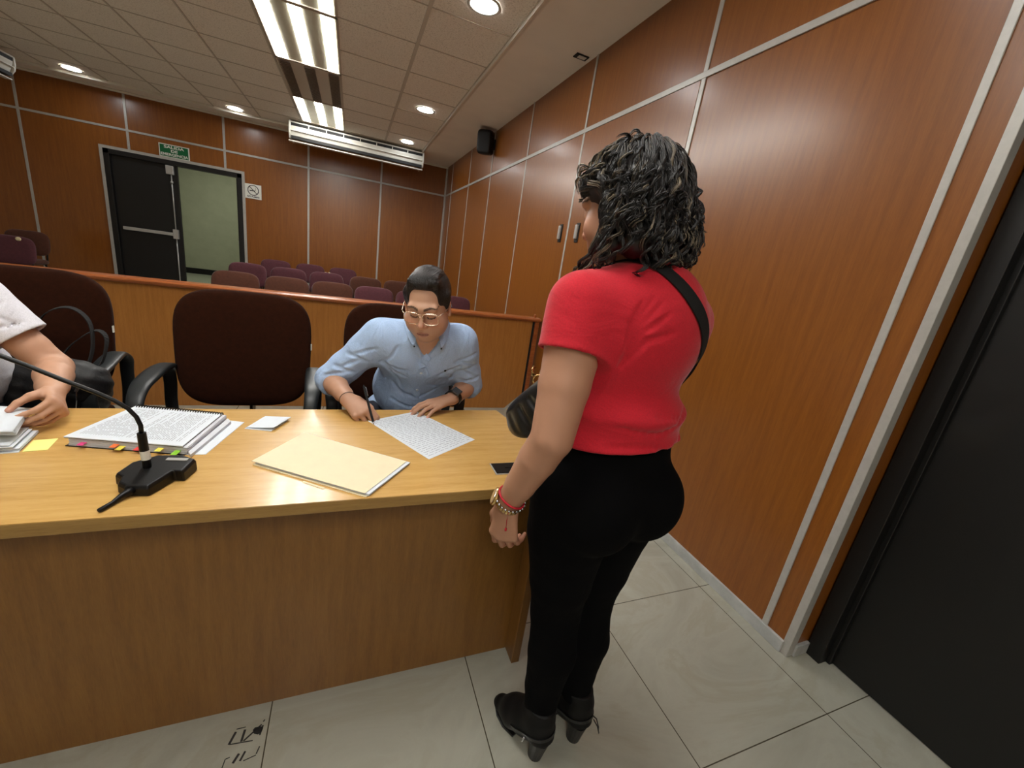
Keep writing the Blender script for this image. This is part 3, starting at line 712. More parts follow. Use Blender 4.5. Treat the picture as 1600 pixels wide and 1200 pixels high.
# lies on desk next to / under edge
quad_sheet(MB(), [(-0.732, 1.238), (-0.690, 1.246), (-0.702, 1.312), (-0.745, 1.303)], TZ+0.0002, TZ+0.0012).build('note', 'sticky_yellow', t)
t = thing('held_papers', 'folded white sheets held up by the hand at the left edge', 'paper', (0, 0, 0))
hp = MB()
for i in range(4):
    dz = i*0.004
    A = [Vector((-1.02, 1.395, 0.798+dz)), Vector((-0.785, 1.380+0.003*i, 0.793+dz)), Vector((-0.750, 1.262-0.003*i, 0.786+dz)), Vector((-0.99, 1.225, 0.784+dz))]
    N = 8; vs = []; fs = []
    for a in range(N+1):
        for b in range(N+1):
            u, v = a/N, b/N; p = (A[0]*(1-u)+A[1]*u)*(1-v)+(A[3]*(1-u)+A[2]*u)*v
            p.z += 0.006*math.sin(u*PI)+0.003*math.sin(v*PI); vs.append(p)
    for a in range(N):
        for b in range(N): q = a*(N+1)+b; fs.append((q, q+1, q+N+2, q+N+1))
    hp.add(vs, fs)
o = hp.build('sheets', 'paper', t, smooth=True)
s_ = o.modifiers.new('thick', 'SOLIDIFY'); s_.thickness = 0.0012

# tape residue on the floor
t = thing('tape_residue', 'black tape remnants stuck on the floor below the desk', 'floor marks', (0, 0, 0))
q = MB()
def blot(cx, cy, wx, wy, n=9):
    pts = [(cx+wx*math.cos(2*PI*i/n)*rng.uniform(0.6, 1.1), cy+wy*math.sin(2*PI*i/n)*rng.uniform(0.6, 1.1)) for i in range(n)]
    q.prism(pts, 0.0, 0.0008)
def dash(x0, y0, x1, y1, wd): 
    d_ = Vector((x1-x0, y1-y0)).normalized(); o_ = Vector((-d_.y, d_.x))*wd/2
    q.prism([(x0-o_.x, y0-o_.y), (x1-o_.x, y1-o_.y), (x1+o_.x, y1+o_.y), (x0+o_.x, y0+o_.y)], 0.0, 0.0008)
dash(-0.272, 0.935, -0.262, 0.965, 0.006); dash(-0.243, 0.935, -0.240, 0.965, 0.006); dash(-0.27, 0.935, -0.215, 0.93, 0.0025); dash(-0.262, 0.972, -0.24, 0.972, 0.002)
blot(-0.208, 0.955, 0.016, 0.013); dash(-0.238, 0.935, -0.20, 0.968, 0.004); dash(-0.20, 0.94, -0.196, 0.965, 0.004); dash(-0.197, 0.975, -0.194, 0.98, 0.003)
dash(-0.252, 0.885, -0.242, 0.905, 0.006); dash(-0.236, 0.886, -0.228, 0.907, 0.005); dash(-0.275, 0.878, -0.272, 0.90, 0.0025); dash(-0.272, 0.90, -0.262, 0.902, 0.002); dash(-0.228, 0.884, -0.2, 0.89, 0.002); dash(-0.2, 0.893, -0.195, 0.91, 0.003)
q.build('tape', 'tape_black', t)

# ---------------------------------------------------------------- implicit-surface modelling for bodies and clothes
def V3(*a): return np.array(a, float)
def unit(v): v = np.asarray(v, float); return v/np.linalg.norm(v)
class Sdf:
    def __init__(s): s.p = []
    def copy(s): q = Sdf(); q.p = list(s.p); return q
    def _add(s, fn, c, r, op, k): s.p.append((fn, np.asarray(c, float), r, op, k)); return s
    def cone(s, a, b, ra, rb, k=0.02, op='u', flat=None):
        """tapered capsule; flat=(axis, factor) squeezes it along an axis"""
        a = np.asarray(a, float); b = np.asarray(b, float); ba = b-a; l2 = max(ba@ba, 1e-12)
        if flat: w_ = unit(flat[0]); fc = flat[1]
        def fn(P):
            d = P-a; t = np.clip(d@ba/l2, 0, 1); q = d-t[:, None]*ba; r = ra+(rb-ra)*t
            if flat:
                c = q@w_; q = q+((1/fc-1)*c)[:, None]*w_
                return (np.sqrt((q*q).sum(1))-r)*min(1.0, (1+fc)/2)
            return np.sqrt((q*q).sum(1))-r
        fm = max(1.0, flat[1]) if flat else 1
        return s._add(fn, (a+b)/2, math.sqrt(l2)/2+max(ra, rb)*fm, op, k)
    def chain(s, pts, rs, k=0.02, op='u', flat=None, kk=0.008):
        for i in range(len(pts)-1): s.cone(pts[i], pts[i+1], rs[i], rs[i+1], k if i == 0 else min(k, kk), op, flat)
        return s
    def ell(s, c, r, R=None, k=0.02, op='u'):
        c = np.asarray(c, float); r = np.asarray(r, float); R = np.eye(3) if R is None else np.asarray(R, float)
        def fn(P):
            q = (P-c)@R; k0 = np.sqrt(((q/r)**2).sum(1)); k1 = np.sqrt(((q/(r*r))**2).sum(1))
            return k0*(k0-1)/np.maximum(k1, 1e-9)
        return s._add(fn, c, r.max(), op, k)
    def box(s, c, h, R=None, rnd=0.01, k=0.01, op='u'):
        c = np.asarray(c, float); h = np.asarray(h, float)-rnd; R = np.eye(3) if R is None else np.asarray(R, float)
        def fn(P):
            q = np.abs((P-c)@R)-h; return np.sqrt((np.maximum(q, 0)**2).sum(1))+np.minimum(q.max(1), 0)-rnd
        return s._add(fn, c, np.linalg.norm(h)+rnd, op, k)
    def plane(s, p, n, k=0.004):
        """keeps the side n points away from"""
        p = np.asarray(p, float); n = unit(n)
        return s._add(lambda P: (P-p)@n, p, 1e9, 'i', k)
    def func(s, fn, op='w'): return s._add(fn, (0, 0, 0), 1e9, op, 0)
    def ev(s, P, sel=None):
        d = np.full(len(P), 1.0)
        for i in (range(len(s.p)) if sel is None else sel):
            fn, c, r, op, k = s.p[i]; e = fn(P)
            if op == 'u':
                h = np.maximum(k-np.abs(d-e), 0)/max(k, 1e-9); d = np.minimum(d, e)-h*h*k/4
            elif op == 's':
                e = -e; h = np.maximum(k-np.abs(d-e), 0)/max(k, 1e-9); d = np.maximum(d, e)+h*h*k/4
            elif op == 'i':
                h = np.maximum(k-np.abs(d-e), 0)/max(k, 1e-9); d = np.maximum(d, e)+h*h*k/4
            else: d = d+e
        return d
    def grad(s, P, e=0.002):
        g = np.stack([s.ev(P+np.eye(3)[i]*e)-s.ev(P-np.eye(3)[i]*e) for i in range(3)], 1)
        return g/np.maximum(np.linalg.norm(g, axis=1, keepdims=True), 1e-9)
    def snap(s, P, off=0.0, it=12):
        P = np.array(P, float)
        for _ in range(it): P = P-s.grad(P)*(s.ev(P)-off)[:, None]*0.8
        return P
    def mesh(s, h, n=16):
        """naive surface nets on a sparse block grid"""
        us = [p for p in s.p if p[3] == 'u']
        lo = np.min([p[1]-p[2] for p in us], 0)-0.03; hi = np.max([p[1]+p[2] for p in us], 0)+0.03
        B = n*h; nb = np.ceil((hi-lo)/B).astype(int)+1
        ii = np.stack(np.meshgrid(*[np.arange(q) for q in nb], indexing='ij'), -1).reshape(-1, 3)
        C = lo+(ii+0.5)*B; half = B*math.sqrt(3)/2
        near = np.zeros(len(C), bool)
        for p in us: near |= np.linalg.norm(C-p[1], axis=1)-p[2] < half+0.02
        ii = ii[near]; C = C[near]; D = s.ev(C); keep = np.abs(D) < half*1.7+0.012; ii = ii[keep]; C = C[keep]
        cells = []; pos = []; quads = []
        g = np.arange(n+2); GX = np.stack(np.meshgrid(g, g, g, indexing='ij'), -1).reshape(-1, 3)
        big = 1 << 16
        key = lambda q: (q[..., 0]*big+q[..., 1])*big+q[..., 2]
        for b, c in zip(ii, C):
            sel = [i for i, p in enumerate(s.p) if p[3] in 'iw' or np.linalg.norm(c-p[1])-p[2] < half*2.0+p[4]+0.01]
            base = b*n
            P = lo+(base+GX)*h
            d = s.ev(P, sel).reshape(n+2, n+2, n+2); sg = d < 0
            if sg.all() or not sg.any(): continue
            dd = d[:n+1, :n+1, :n+1]; s0 = sg[:n+1, :n+1, :n+1]
            # vertices: cells 0..n-1
            cnt = np.zeros((n, n, n)); acc = np.zeros((n, n, n, 3))
            for ax in range(3):
                for o1 in (0, 1):
                    for o2 in (0, 1):
                        o = [0, 0, 0]; oth = [a for a in range(3) if a != ax]; o[oth[0]] = o1; o[oth[1]] = o2
                        q = o.copy(); q[ax] = 1
                        A = d[o[0]:o[0]+n, o[1]:o[1]+n, o[2]:o[2]+n]; E = d[q[0]:q[0]+n, q[1]:q[1]+n, q[2]:q[2]+n]
                        cr = (A < 0) != (E < 0)
                        t = np.where(cr, A/np.where(cr, A-E, 1), 0)
                        v = np.zeros((n, n, n, 3)); v[..., 0] = o[0]; v[..., 1] = o[1]; v[..., 2] = o[2]; v[..., ax] = t
                        acc += v*cr[..., None]; cnt += cr
            m = cnt > 0
            idx = np.argwhere(m)
            cells.append(key(base+idx)); pos.append(lo+(base+idx+acc[m]/cnt[m][:, None])*h)
            # edges owned: lattice points 0..n-1 shifted by +1 in the two other axes are handled through keys
            for ax in range(3):
                A = sg[:n, :n, :n]; q = [0, 0, 0]; q[ax] = 1
                E = sg[q[0]:q[0]+n, q[1]:q[1]+n, q[2]:q[2]+n]
                e = np.argwhere(A != E)
                if not len(e): continue
                o1, o2 = [a for a in range(3) if a != ax]
                u1 = np.zeros(3, int); u1[o1] = 1; u2 = np.zeros(3, int); u2[o2] = 1
                G = base+e
                Q = np.stack([key(G), key(G-u1), key(G-u1-u2), key(G-u2)], 1)
                flip = A[e[:, 0], e[:, 1], e[:, 2]] ^ (ax == 1)
                Q[~flip] = Q[~flip][:, ::-1]
                quads.append(Q)
        cells = np.concatenate(cells); pos = np.concatenate(pos); quads = np.concatenate(quads)
        uq, first = np.unique(cells, return_index=True); pos = pos[first]
        ix = np.searchsorted(uq, quads); ix = np.clip(ix, 0, len(uq)-1); ok = (uq[ix] == quads).all(1); ix = ix[ok]
        return pos, ix
def np_mesh(name, pos, quads, mat, parent, col=None, origin=(0, 0, 0)):
    me = bpy.data.meshes.new(name); pos = pos-np.asarray(origin, float)
    me.vertices.add(len(pos)); me.vertices.foreach_set('co', pos.astype(np.float32).ravel())
    me.loops.add(quads.size); me.loops.foreach_set('vertex_index', quads.astype(np.int32).ravel())
    me.polygons.add(len(quads)); k = quads.shape[1]
    me.polygons.foreach_set('loop_start', (np.arange(len(quads))*k).astype(np.int32))
    me.update(calc_edges=True); me.validate()
    me.polygons.foreach_set('use_smooth', np.ones(len(me.polygons), bool))
    me.materials.append(MATS[mat])
    if col is not None:
        a = me.color_attributes.new('Col', 'FLOAT_COLOR', 'POINT')
        a.data.foreach_set('color', np.concatenate([col, np.ones((len(col), 1))], 1).astype(np.float32).ravel())
    o = bpy.data.objects.new(name, me); COL.objects.link(o)
    if parent is not None: o.parent = parent
    return o
def relax(pos, quads, it=1, lam=0.5):
    for _ in range(it):
        acc = np.zeros_like(pos); cnt = np.zeros(len(pos))
        for a, b in ((0, 1), (1, 2), (2, 3), (3, 0)):
            np.add.at(acc, quads[:, a], pos[quads[:, b]]); np.add.at(acc, quads[:, b], pos[quads[:, a]])
            np.add.at(cnt, quads[:, a], 1); np.add.at(cnt, quads[:, b], 1)
        pos = pos*(1-lam)+lam*acc/np.maximum(cnt, 1)[:, None]
    return pos
def sdf_obj(name, s, h, mat, parent, colfn=None, origin=(0, 0, 0), it=1):
    pos, q = s.mesh(h); pos = relax(pos, q, it)
    col = colfn(pos) if colfn else None
    return np_mesh(name, pos, q, mat, parent, col, origin)

def vcol_mat(name, rough, sheen=None, spec=0.4, bmp=0.1, bscale=300, bdist=0.0006, sss=0.0, coat=0):
    m, nt, b = new_mat(name); setp(b, None, rough, 0, coat, spec=spec, sheen=sheen)
    at = nt.nodes.new('ShaderNodeAttribute'); at.attribute_name = 'Col'
    nt.links.new(at.outputs['Color'], b.inputs['Base Color'])
    if bmp:
        nz = noise_setup(nt, bscale, detail=3); bump(nt, b, nz.outputs['Fac'], bmp, bdist)
    if sss:
        b.inputs['Subsurface Weight'].default_value = sss; b.inputs['Subsurface Radius'].default_value = (0.01, 0.004, 0.002); b.inputs['Subsurface Scale'].default_value = 0.5
    MATS[name] = m
vcol_mat('skin', 0.5, bmp=0.2, bscale=250)
vcol_mat('hair_strands', 0.38, spec=0.6, bmp=0)
def cloth(name, color, rough=0.9, sheen=0.2, wr=0.25, wscale=9, wstretch=(1, 1, 1), wdist=0.02, fine=900):
    m, nt, b = new_mat(name); setp(b, color, rough, sheen=sheen)
    n1 = noise_setup(nt, wscale, wstretch, detail=3, rough=0.45, dist=1.4)
    n2 = noise_setup(nt, fine, detail=2)
    b1 = nt.nodes.new('ShaderNodeBump'); b1.inputs['Strength'].default_value = wr; b1.inputs['Distance'].default_value = wdist
    b2 = nt.nodes.new('ShaderNodeBump'); b2.inputs['Strength'].default_value = 0.25; b2.inputs['Distance'].default_value = 0.0006
    nt.links.new(n1.outputs['Fac'], b1.inputs['Height']); nt.links.new(n2.outputs['Fac'], b2.inputs['Height'])
    nt.links.new(b1.outputs[0], b2.inputs['Normal']); nt.links.new(b2.outputs[0], b.inputs['Normal'])
    v = noise_setup(nt, 350, detail=2)
    lo = tuple(c*0.9 for c in color[:3])+(1,); hi = tuple(min(1, c*1.08) for c in color[:3])+(1,)
    r = ramp(nt, v.outputs['Fac'], [(0.35, lo), (0.65, hi)]); nt.links.new(r.outputs[0], b.inputs['Base Color'])
    MATS[name] = m
cloth('red_cotton', srgb(194, 22, 42), wr=0.22, wscale=7, wstretch=(1, 1, 2.2))
cloth('blue_cotton', srgb(166, 192, 228), rough=0.8, sheen=0.1, wr=0.5, wscale=11, wstretch=(1.3, 1.3, 0.8), wdist=0.02)
cloth('white_cotton', srgb(222, 222, 230), rough=0.85, wr=0.45, wscale=8, wdist=0.025)
cloth('black_cloth', srgb(6, 6, 7), rough=1.0, sheen=0.0, wr=0.2)
MATS['black_cloth'].node_tree.nodes['Principled BSDF'].inputs['Specular IOR Level'].default_value = 0.1
cloth('navy_cloth', srgb(30, 34, 48), rough=0.9, sheen=0.0, wr=0.2)
plain('black_leather', srgb(12, 12, 13), 0.36, coat=0.1, bmp=0.4, bscale=140, bdist=0.001)
plain('black_suede', srgb(8, 8, 9), 0.6, bmp=0.3, bscale=300, spec=0.25)
plain('heel_stack', srgb(22, 21, 21), 0.4, var=0.2, vscale=60)
plain('black_strap', srgb(5, 5, 6), 0.85, bmp=0.4, bscale=700, bdist=0.0005)
plain('gold', srgb(212, 180, 120), 0.22, 0.95)
plain('silver', srgb(200, 200, 205), 0.2, 0.95)
plain('red_thread', srgb(180, 20, 40), 0.7)
plain('glasses_metal', srgb(235, 215, 195), 0.18, 0.9)
plain('lash', srgb(20, 14, 12), 0.7)
plain('button', srgb(215, 225, 238), 0.3)
plain('man_hair', srgb(22, 18, 17), 0.42, bmp=0.0)
def hairbump():
    m = MATS['man_hair']; nt = m.node_tree; b = nt.nodes['Principled BSDF']
    n = noise_setup(nt, 45, (5, 0.6, 2.0), detail=4, rough=0.6, dist=0.6); bump(nt, b, n.outputs['Fac'], 0.9, 0.006)
hairbump()
def lens_mat():
    m, nt, b = new_mat('lens'); setp(b, (1, 1, 1, 1), 0.02); b.inputs['Transmission Weight'].default_value = 1.0; b.inputs['IOR'].default_value = 1.05
    MATS['lens'] = m
lens_mat()

def frame(F, U=(0, 0, 1)):
    """columns: person's left, forward, up"""
    F = unit(F); Lf = unit(np.cross(U, F)); Up = np.cross(F, Lf); return np.stack([Lf, F, Up], 1)
def head_prims(s, c, R, fem=False, lidded=True):
    T = lambda x, y, z: c+R@np.array([x, y, z])
    s.ell(T(0, -0.014, 0.035), (0.074, 0.094, 0.088), R, k=0.03)
    s.ell(T(0, 0.020, -0.030), (0.062, 0.066, 0.078), R, k=0.03)
    j = 0.85 if fem else 1.0
    for sx in (-1, 1):
        s.ell(T(0.046*sx*j, 0.012, -0.062), (0.024, 0.036, 0.032), R, k=0.03)
        s.ell(T(0.036*sx, 0.060, -0.032), (0.025, 0.022, 0.026), R, k=0.025)
    s.ell(T(0, 0.060, -0.098), (0.027*j, 0.024, 0.019), R, k=0.03)
    s.cone(T(-0.042, 0.074, 0.026), T(0.042, 0.074, 0.026), 0.011, 0.011, k=0.018)
    s.cone(T(-0.012, 0.086, 0.026), T(0.012, 0.086, 0.026), 0.008, 0.008, k=0.018)
    for sx in (-1, 1):
        s.ell(T(0.032*sx, 0.095, 0.004), (0.019, 0.015, 0.012), R, k=0.012, op='s')
        s.ell(T(0.031*sx, 0.073, 0.003), (0.0145, 0.0135, 0.0125), R, k=0.006)
    s.chain([T(0, 0.083, 0.016), T(0, 0.092, -0.004), T(0, 0.107, -0.030)], [0.0075, 0.0078, 0.0112], k=0.012)
    for sx in (-1, 1):
        s.ell(T(0.0125*sx, 0.093, -0.034), (0.0085, 0.011, 0.008), R, k=0.006)
        s.ell(T(0.0065*sx, 0.100, -0.043), (0.0035, 0.0045, 0.004), R, k=0.003, op='s')
    s.ell(T(0, 0.080, -0.066), (0.030, 0.014, 0.022), R, k=0.02)
    s.cone(T(-0.021, 0.081, -0.067), T(0.0, 0.0905, -0.0645), 0.0045, 0.006, k=0.006)
    s.cone(T(0.021, 0.081, -0.067), T(0.0, 0.0905, -0.0645), 0.0045, 0.006, k=0.006)
    s.cone(T(-0.015, 0.083, -0.076), T(0.015, 0.083, -0.076), 0.0068, 0.0068, k=0.007)
    s.chain([T(-0.021, 0.091, -0.0712), T(0, 0.0985, -0.0705), T(0.021, 0.091, -0.0712)], [0.0022, 0.003, 0.0022], k=0.003, op='s')
    for sx in (-1, 1):
        Re = R@np.array(Matrix.Rotation(math.radians(-22*sx), 3, 'Z'))@np.array(Matrix.Rotation(math.radians(-10), 3, 'X'))
        s.ell(T(0.079*sx, -0.008, -0.002), (0.0065, 0.0165, 0.031), Re, k=0.006)
        s.ell(T(0.0865*sx, -0.004, 0.002), (0.005, 0.0085, 0.018), Re, k=0.004, op='s')
        s.ell(T(0.080*sx, 0.002, -0.026), (0.006, 0.008, 0.009), Re, k=0.006)
def head_color(P, c, R, base, stubble=0.0, lip=(0.42, 0.16, 0.14)):
    q = (P-c)@R; col = np.tile(np.array(base), (len(P), 1)).astype(float)
    def mix(m, cc): 
        nonlocal col
        m = np.clip(m, 0, 1)[:, None]; col = col*(1-m)+np.array(cc)*m
    g = lambda x, y, z, sx, sy, sz: np.exp(-((q[:, 0]-x)/sx)**2-((q[:, 1]-y)/sy)**2-((q[:, 2]-z)/sz)**2)
    near = (np.abs(q) < 0.14).all(1)
    red = np.array(base)*np.array([1.05, 0.72, 0.70])
    mix(near*0.6*(g(0.04, 0.07, -0.03, 0.022, 0.04, 0.02)+g(-0.04, 0.07, -0.03, 0.022, 0.04, 0.02)+g(0, 0.105, -0.03, 0.015, 0.02, 0.015)), red)
    mix(near*0.5*(g(0.08, -0.005, 0, 0.012, 0.03, 0.035)+g(-0.08, -0.005, 0, 0.012, 0.03, 0.035)), red)
    if stubble: 
        m = (q[:, 2] < -0.045)*(q[:, 1] > -0.005)*1.0*np.clip((-0.04-q[:, 2])/0.02, 0, 1)*np.clip((q[:, 2]+0.135)/0.01, 0, 1)
        mix(near*m*stubble, np.array(base)*0.45)
    mx = np.clip(1-np.abs(q[:, 0])/0.024, 0, 1)**0.5
    lipm = (np.abs(q[:, 2]+0.0705) < 0.0105*mx)*(q[:, 1] > 0.074)
    mix(near*lipm*0.85, lip)
    line = (np.abs(q[:, 2]+0.0712) < 0.0018)*(np.abs(q[:, 0]) < 0.021)*(q[:, 1] > 0.074); mix(near*line*0.8, (0.10, 0.03, 0.03))
    for sx in (-1, 1):
        x = q[:, 0]*sx
        arch = 0.0245+0.006*(1-((x-0.034)/0.026)**2)
        br = (np.abs(q[:, 2]-arch) < 0.0042*(1.1-np.clip((x-0.02)/0.05, 0, 0.8)))*(x > 0.010)*(x < 0.056)*(q[:, 1] > 0.045); mix(near*br*0.85, (0.03, 0.018, 0.012))
        lash = (np.abs(q[:, 2]+0.0062+0.004*(1-((x-0.031)/0.015)**2)) < 0.0017)*(np.abs(x-0.031) < 0.0145)*(q[:, 1] > 0.06); mix(near*lash*0.95, (0.02, 0.012, 0.01))
    return col
FL = [(0.042, 0.026, 0.021), (0.046, 0.030, 0.022), (0.043, 0.028, 0.021), (0.034, 0.021, 0.018)]
def hand_prims(s, w, d, n, t, curls, thumb, sc=1.0, fan=(4, 1, -2, -6), k0=0.012):
    """w wrist, d to the knuckles, n back-of-hand normal, t towards the thumb; curls per finger in degrees"""
    w = np.asarray(w, float); d = unit(d); n = unit(np.asarray(n, float)-np.dot(n, d)*d); tt = np.cross(n, d); t = tt if tt@np.asarray(t, float) > 0 else -tt
    offs = [0.031, 0.011, -0.010, -0.029]; lk = [0.088, 0.092, 0.087, 0.078]; rk = [0.0112, 0.0115, 0.0108, 0.0098]
    rot = lambda v, ax, a: v*math.cos(a)+np.cross(ax, v)*math.sin(a)+ax*(ax@v)*(1-math.cos(a))
    s.cone(w-d*0.01, w+d*0.05, 0.019*sc, 0.016*sc, k=0.02, flat=(n, 0.75))
    tips = []
    for i in range(4):
        kn = w+(d*lk[i]+t*offs[i]-n*0.002*abs(i-1))*sc
        s.cone(w+(d*0.012+t*offs[i]*0.45)*sc, kn, 0.0145*sc, rk[i]*1.12*sc, k=0.014, flat=(n, 0.85))
    for i in range(4):
        kn = w+(d*lk[i]+t*offs[i]-n*0.002*abs(i-1))*sc
        v = rot(d, n, math.radians(fan[i])*(1 if np.cross(n, d)@t > 0 else -1)); ax = unit(np.cross(v, -n)); p = kn; r = rk[i]*0.86*sc
        for j in range(3):
            v = rot(v, ax, math.radians(curls[i][j])); q = p+v*FL[i][j]*sc; r2 = r*(0.90 if j < 2 else 0.84)
            s.cone(p, q, r, r2, k=0.003 if j else 0.006); p = q; r = r2
        tips.append(p)
    # thumb: leaves the side of the palm near its base
    b = w+(d*0.022+t*0.024-n*0.006)*sc
    v = unit(d*thumb[0][0]+t*thumb[0][1]+n*thumb[0][2]); p1 = b+v*0.042*sc
    s.cone(b, p1, 0.0165*sc, 0.0125*sc, k=0.012)
    v = unit(d*thumb[1][0]+t*thumb[1][1]+n*thumb[1][2]); p2 = p1+v*0.032*sc; s.cone(p1, p2, 0.0112*sc, 0.0098*sc, k=0.005)
    v = unit(d*thumb[2][0]+t*thumb[2][1]+n*thumb[2][2]); p3 = p2+v*0.026*sc; s.cone(p2, p3, 0.0098*sc, 0.0082*sc, k=0.004)
    return tips, (p1, p2, p3)
def lp(a, b, t): return np.asarray(a, float)*(1-t)+np.asarray(b, float)*t
def ribbon(s, pts, width, off, thick, name, mat, parent, sub=8, closed=False, wfun=None, snap=True):
    """a strap lying on surface s through the points"""
    P = [np.asarray(p, float) for p in pts]; Q = []
    n = len(P)
    for i in range(n if closed else n-1):
        if closed: p0, p1, p2, p3 = P[i-1], P[i], P[(i+1) % n], P[(i+2) % n]
        else: p0, p1, p2, p3 = P[max(i-1, 0)], P[i], P[i+1], P[min(i+2, n-1)]
        for q in range(sub):
            t = q/sub; Q.append(0.5*((2*p1)+(p2-p0)*t+(2*p0-5*p1+4*p2-p3)*t*t+(3*p1-p0-3*p2+p3)*t**3))
    if not closed: Q.append(P[-1])
    Q = np.array(Q)
    if snap: Q = s.snap(Q, off)
    N = s.grad(Q); m = MB(); vs = []; k = 4; L_ = len(Q)
    for i in range(L_):
        if closed: t = Q[(i+1) % L_]-Q[i-1]
        else: t = Q[min(i+1, L_-1)]-Q[max(i-1, 0)]
        t = unit(t); sd = unit(np.cross(t, N[i])); ww = width*(wfun(i/(L_-1)) if wfun else 1)/2
        vs += [Q[i]-sd*ww-N[i]*thick/2, Q[i]+sd*ww-N[i]*thick/2, Q[i]+sd*ww+N[i]*thick/2, Q[i]-sd*ww+N[i]*thick/2]
    fs = []
    for i in range(L_ if closed else L_-1):
        j = (i+1) % L_
        fs += [(i*k+q, i*k+(q+1) % k, j*k+(q+1) % k, j*k+q) for q in range(k)]
    if not closed: fs += [(3, 2, 1, 0), tuple((L_-1)*k+q for q in range(k))]
    m.add([tuple(v) for v in vs], fs)
    return m.build(name, mat, parent, bevel=0.0), Q, N
def grooves(s, lines, r=0.004, k=0.012, sink=0.0):
    for ln in lines:
        P = np.array(ln, float)
        ts = np.linspace(0, len(P)-1, (len(P)-1)*5+1); Q = np.array([lp(P[min(int(t), len(P)-2)], P[min(int(t), len(P)-2)+1], t-min(int(t), len(P)-2)) for t in ts])
        Q = s.snap(Q, sink); rr = r*np.sin(np.linspace(0.25, PI-0.25, len(Q)))
        s.pending = getattr(s, 'pending', [])+[(Q, rr, k)]
def apply_grooves(s, op='s'):
    for Q, rr, k in getattr(s, 'pending', []): s.chain(list(Q), list(rr), k=k, op=op)
    s.pending = []
BODY_H = 0.0036

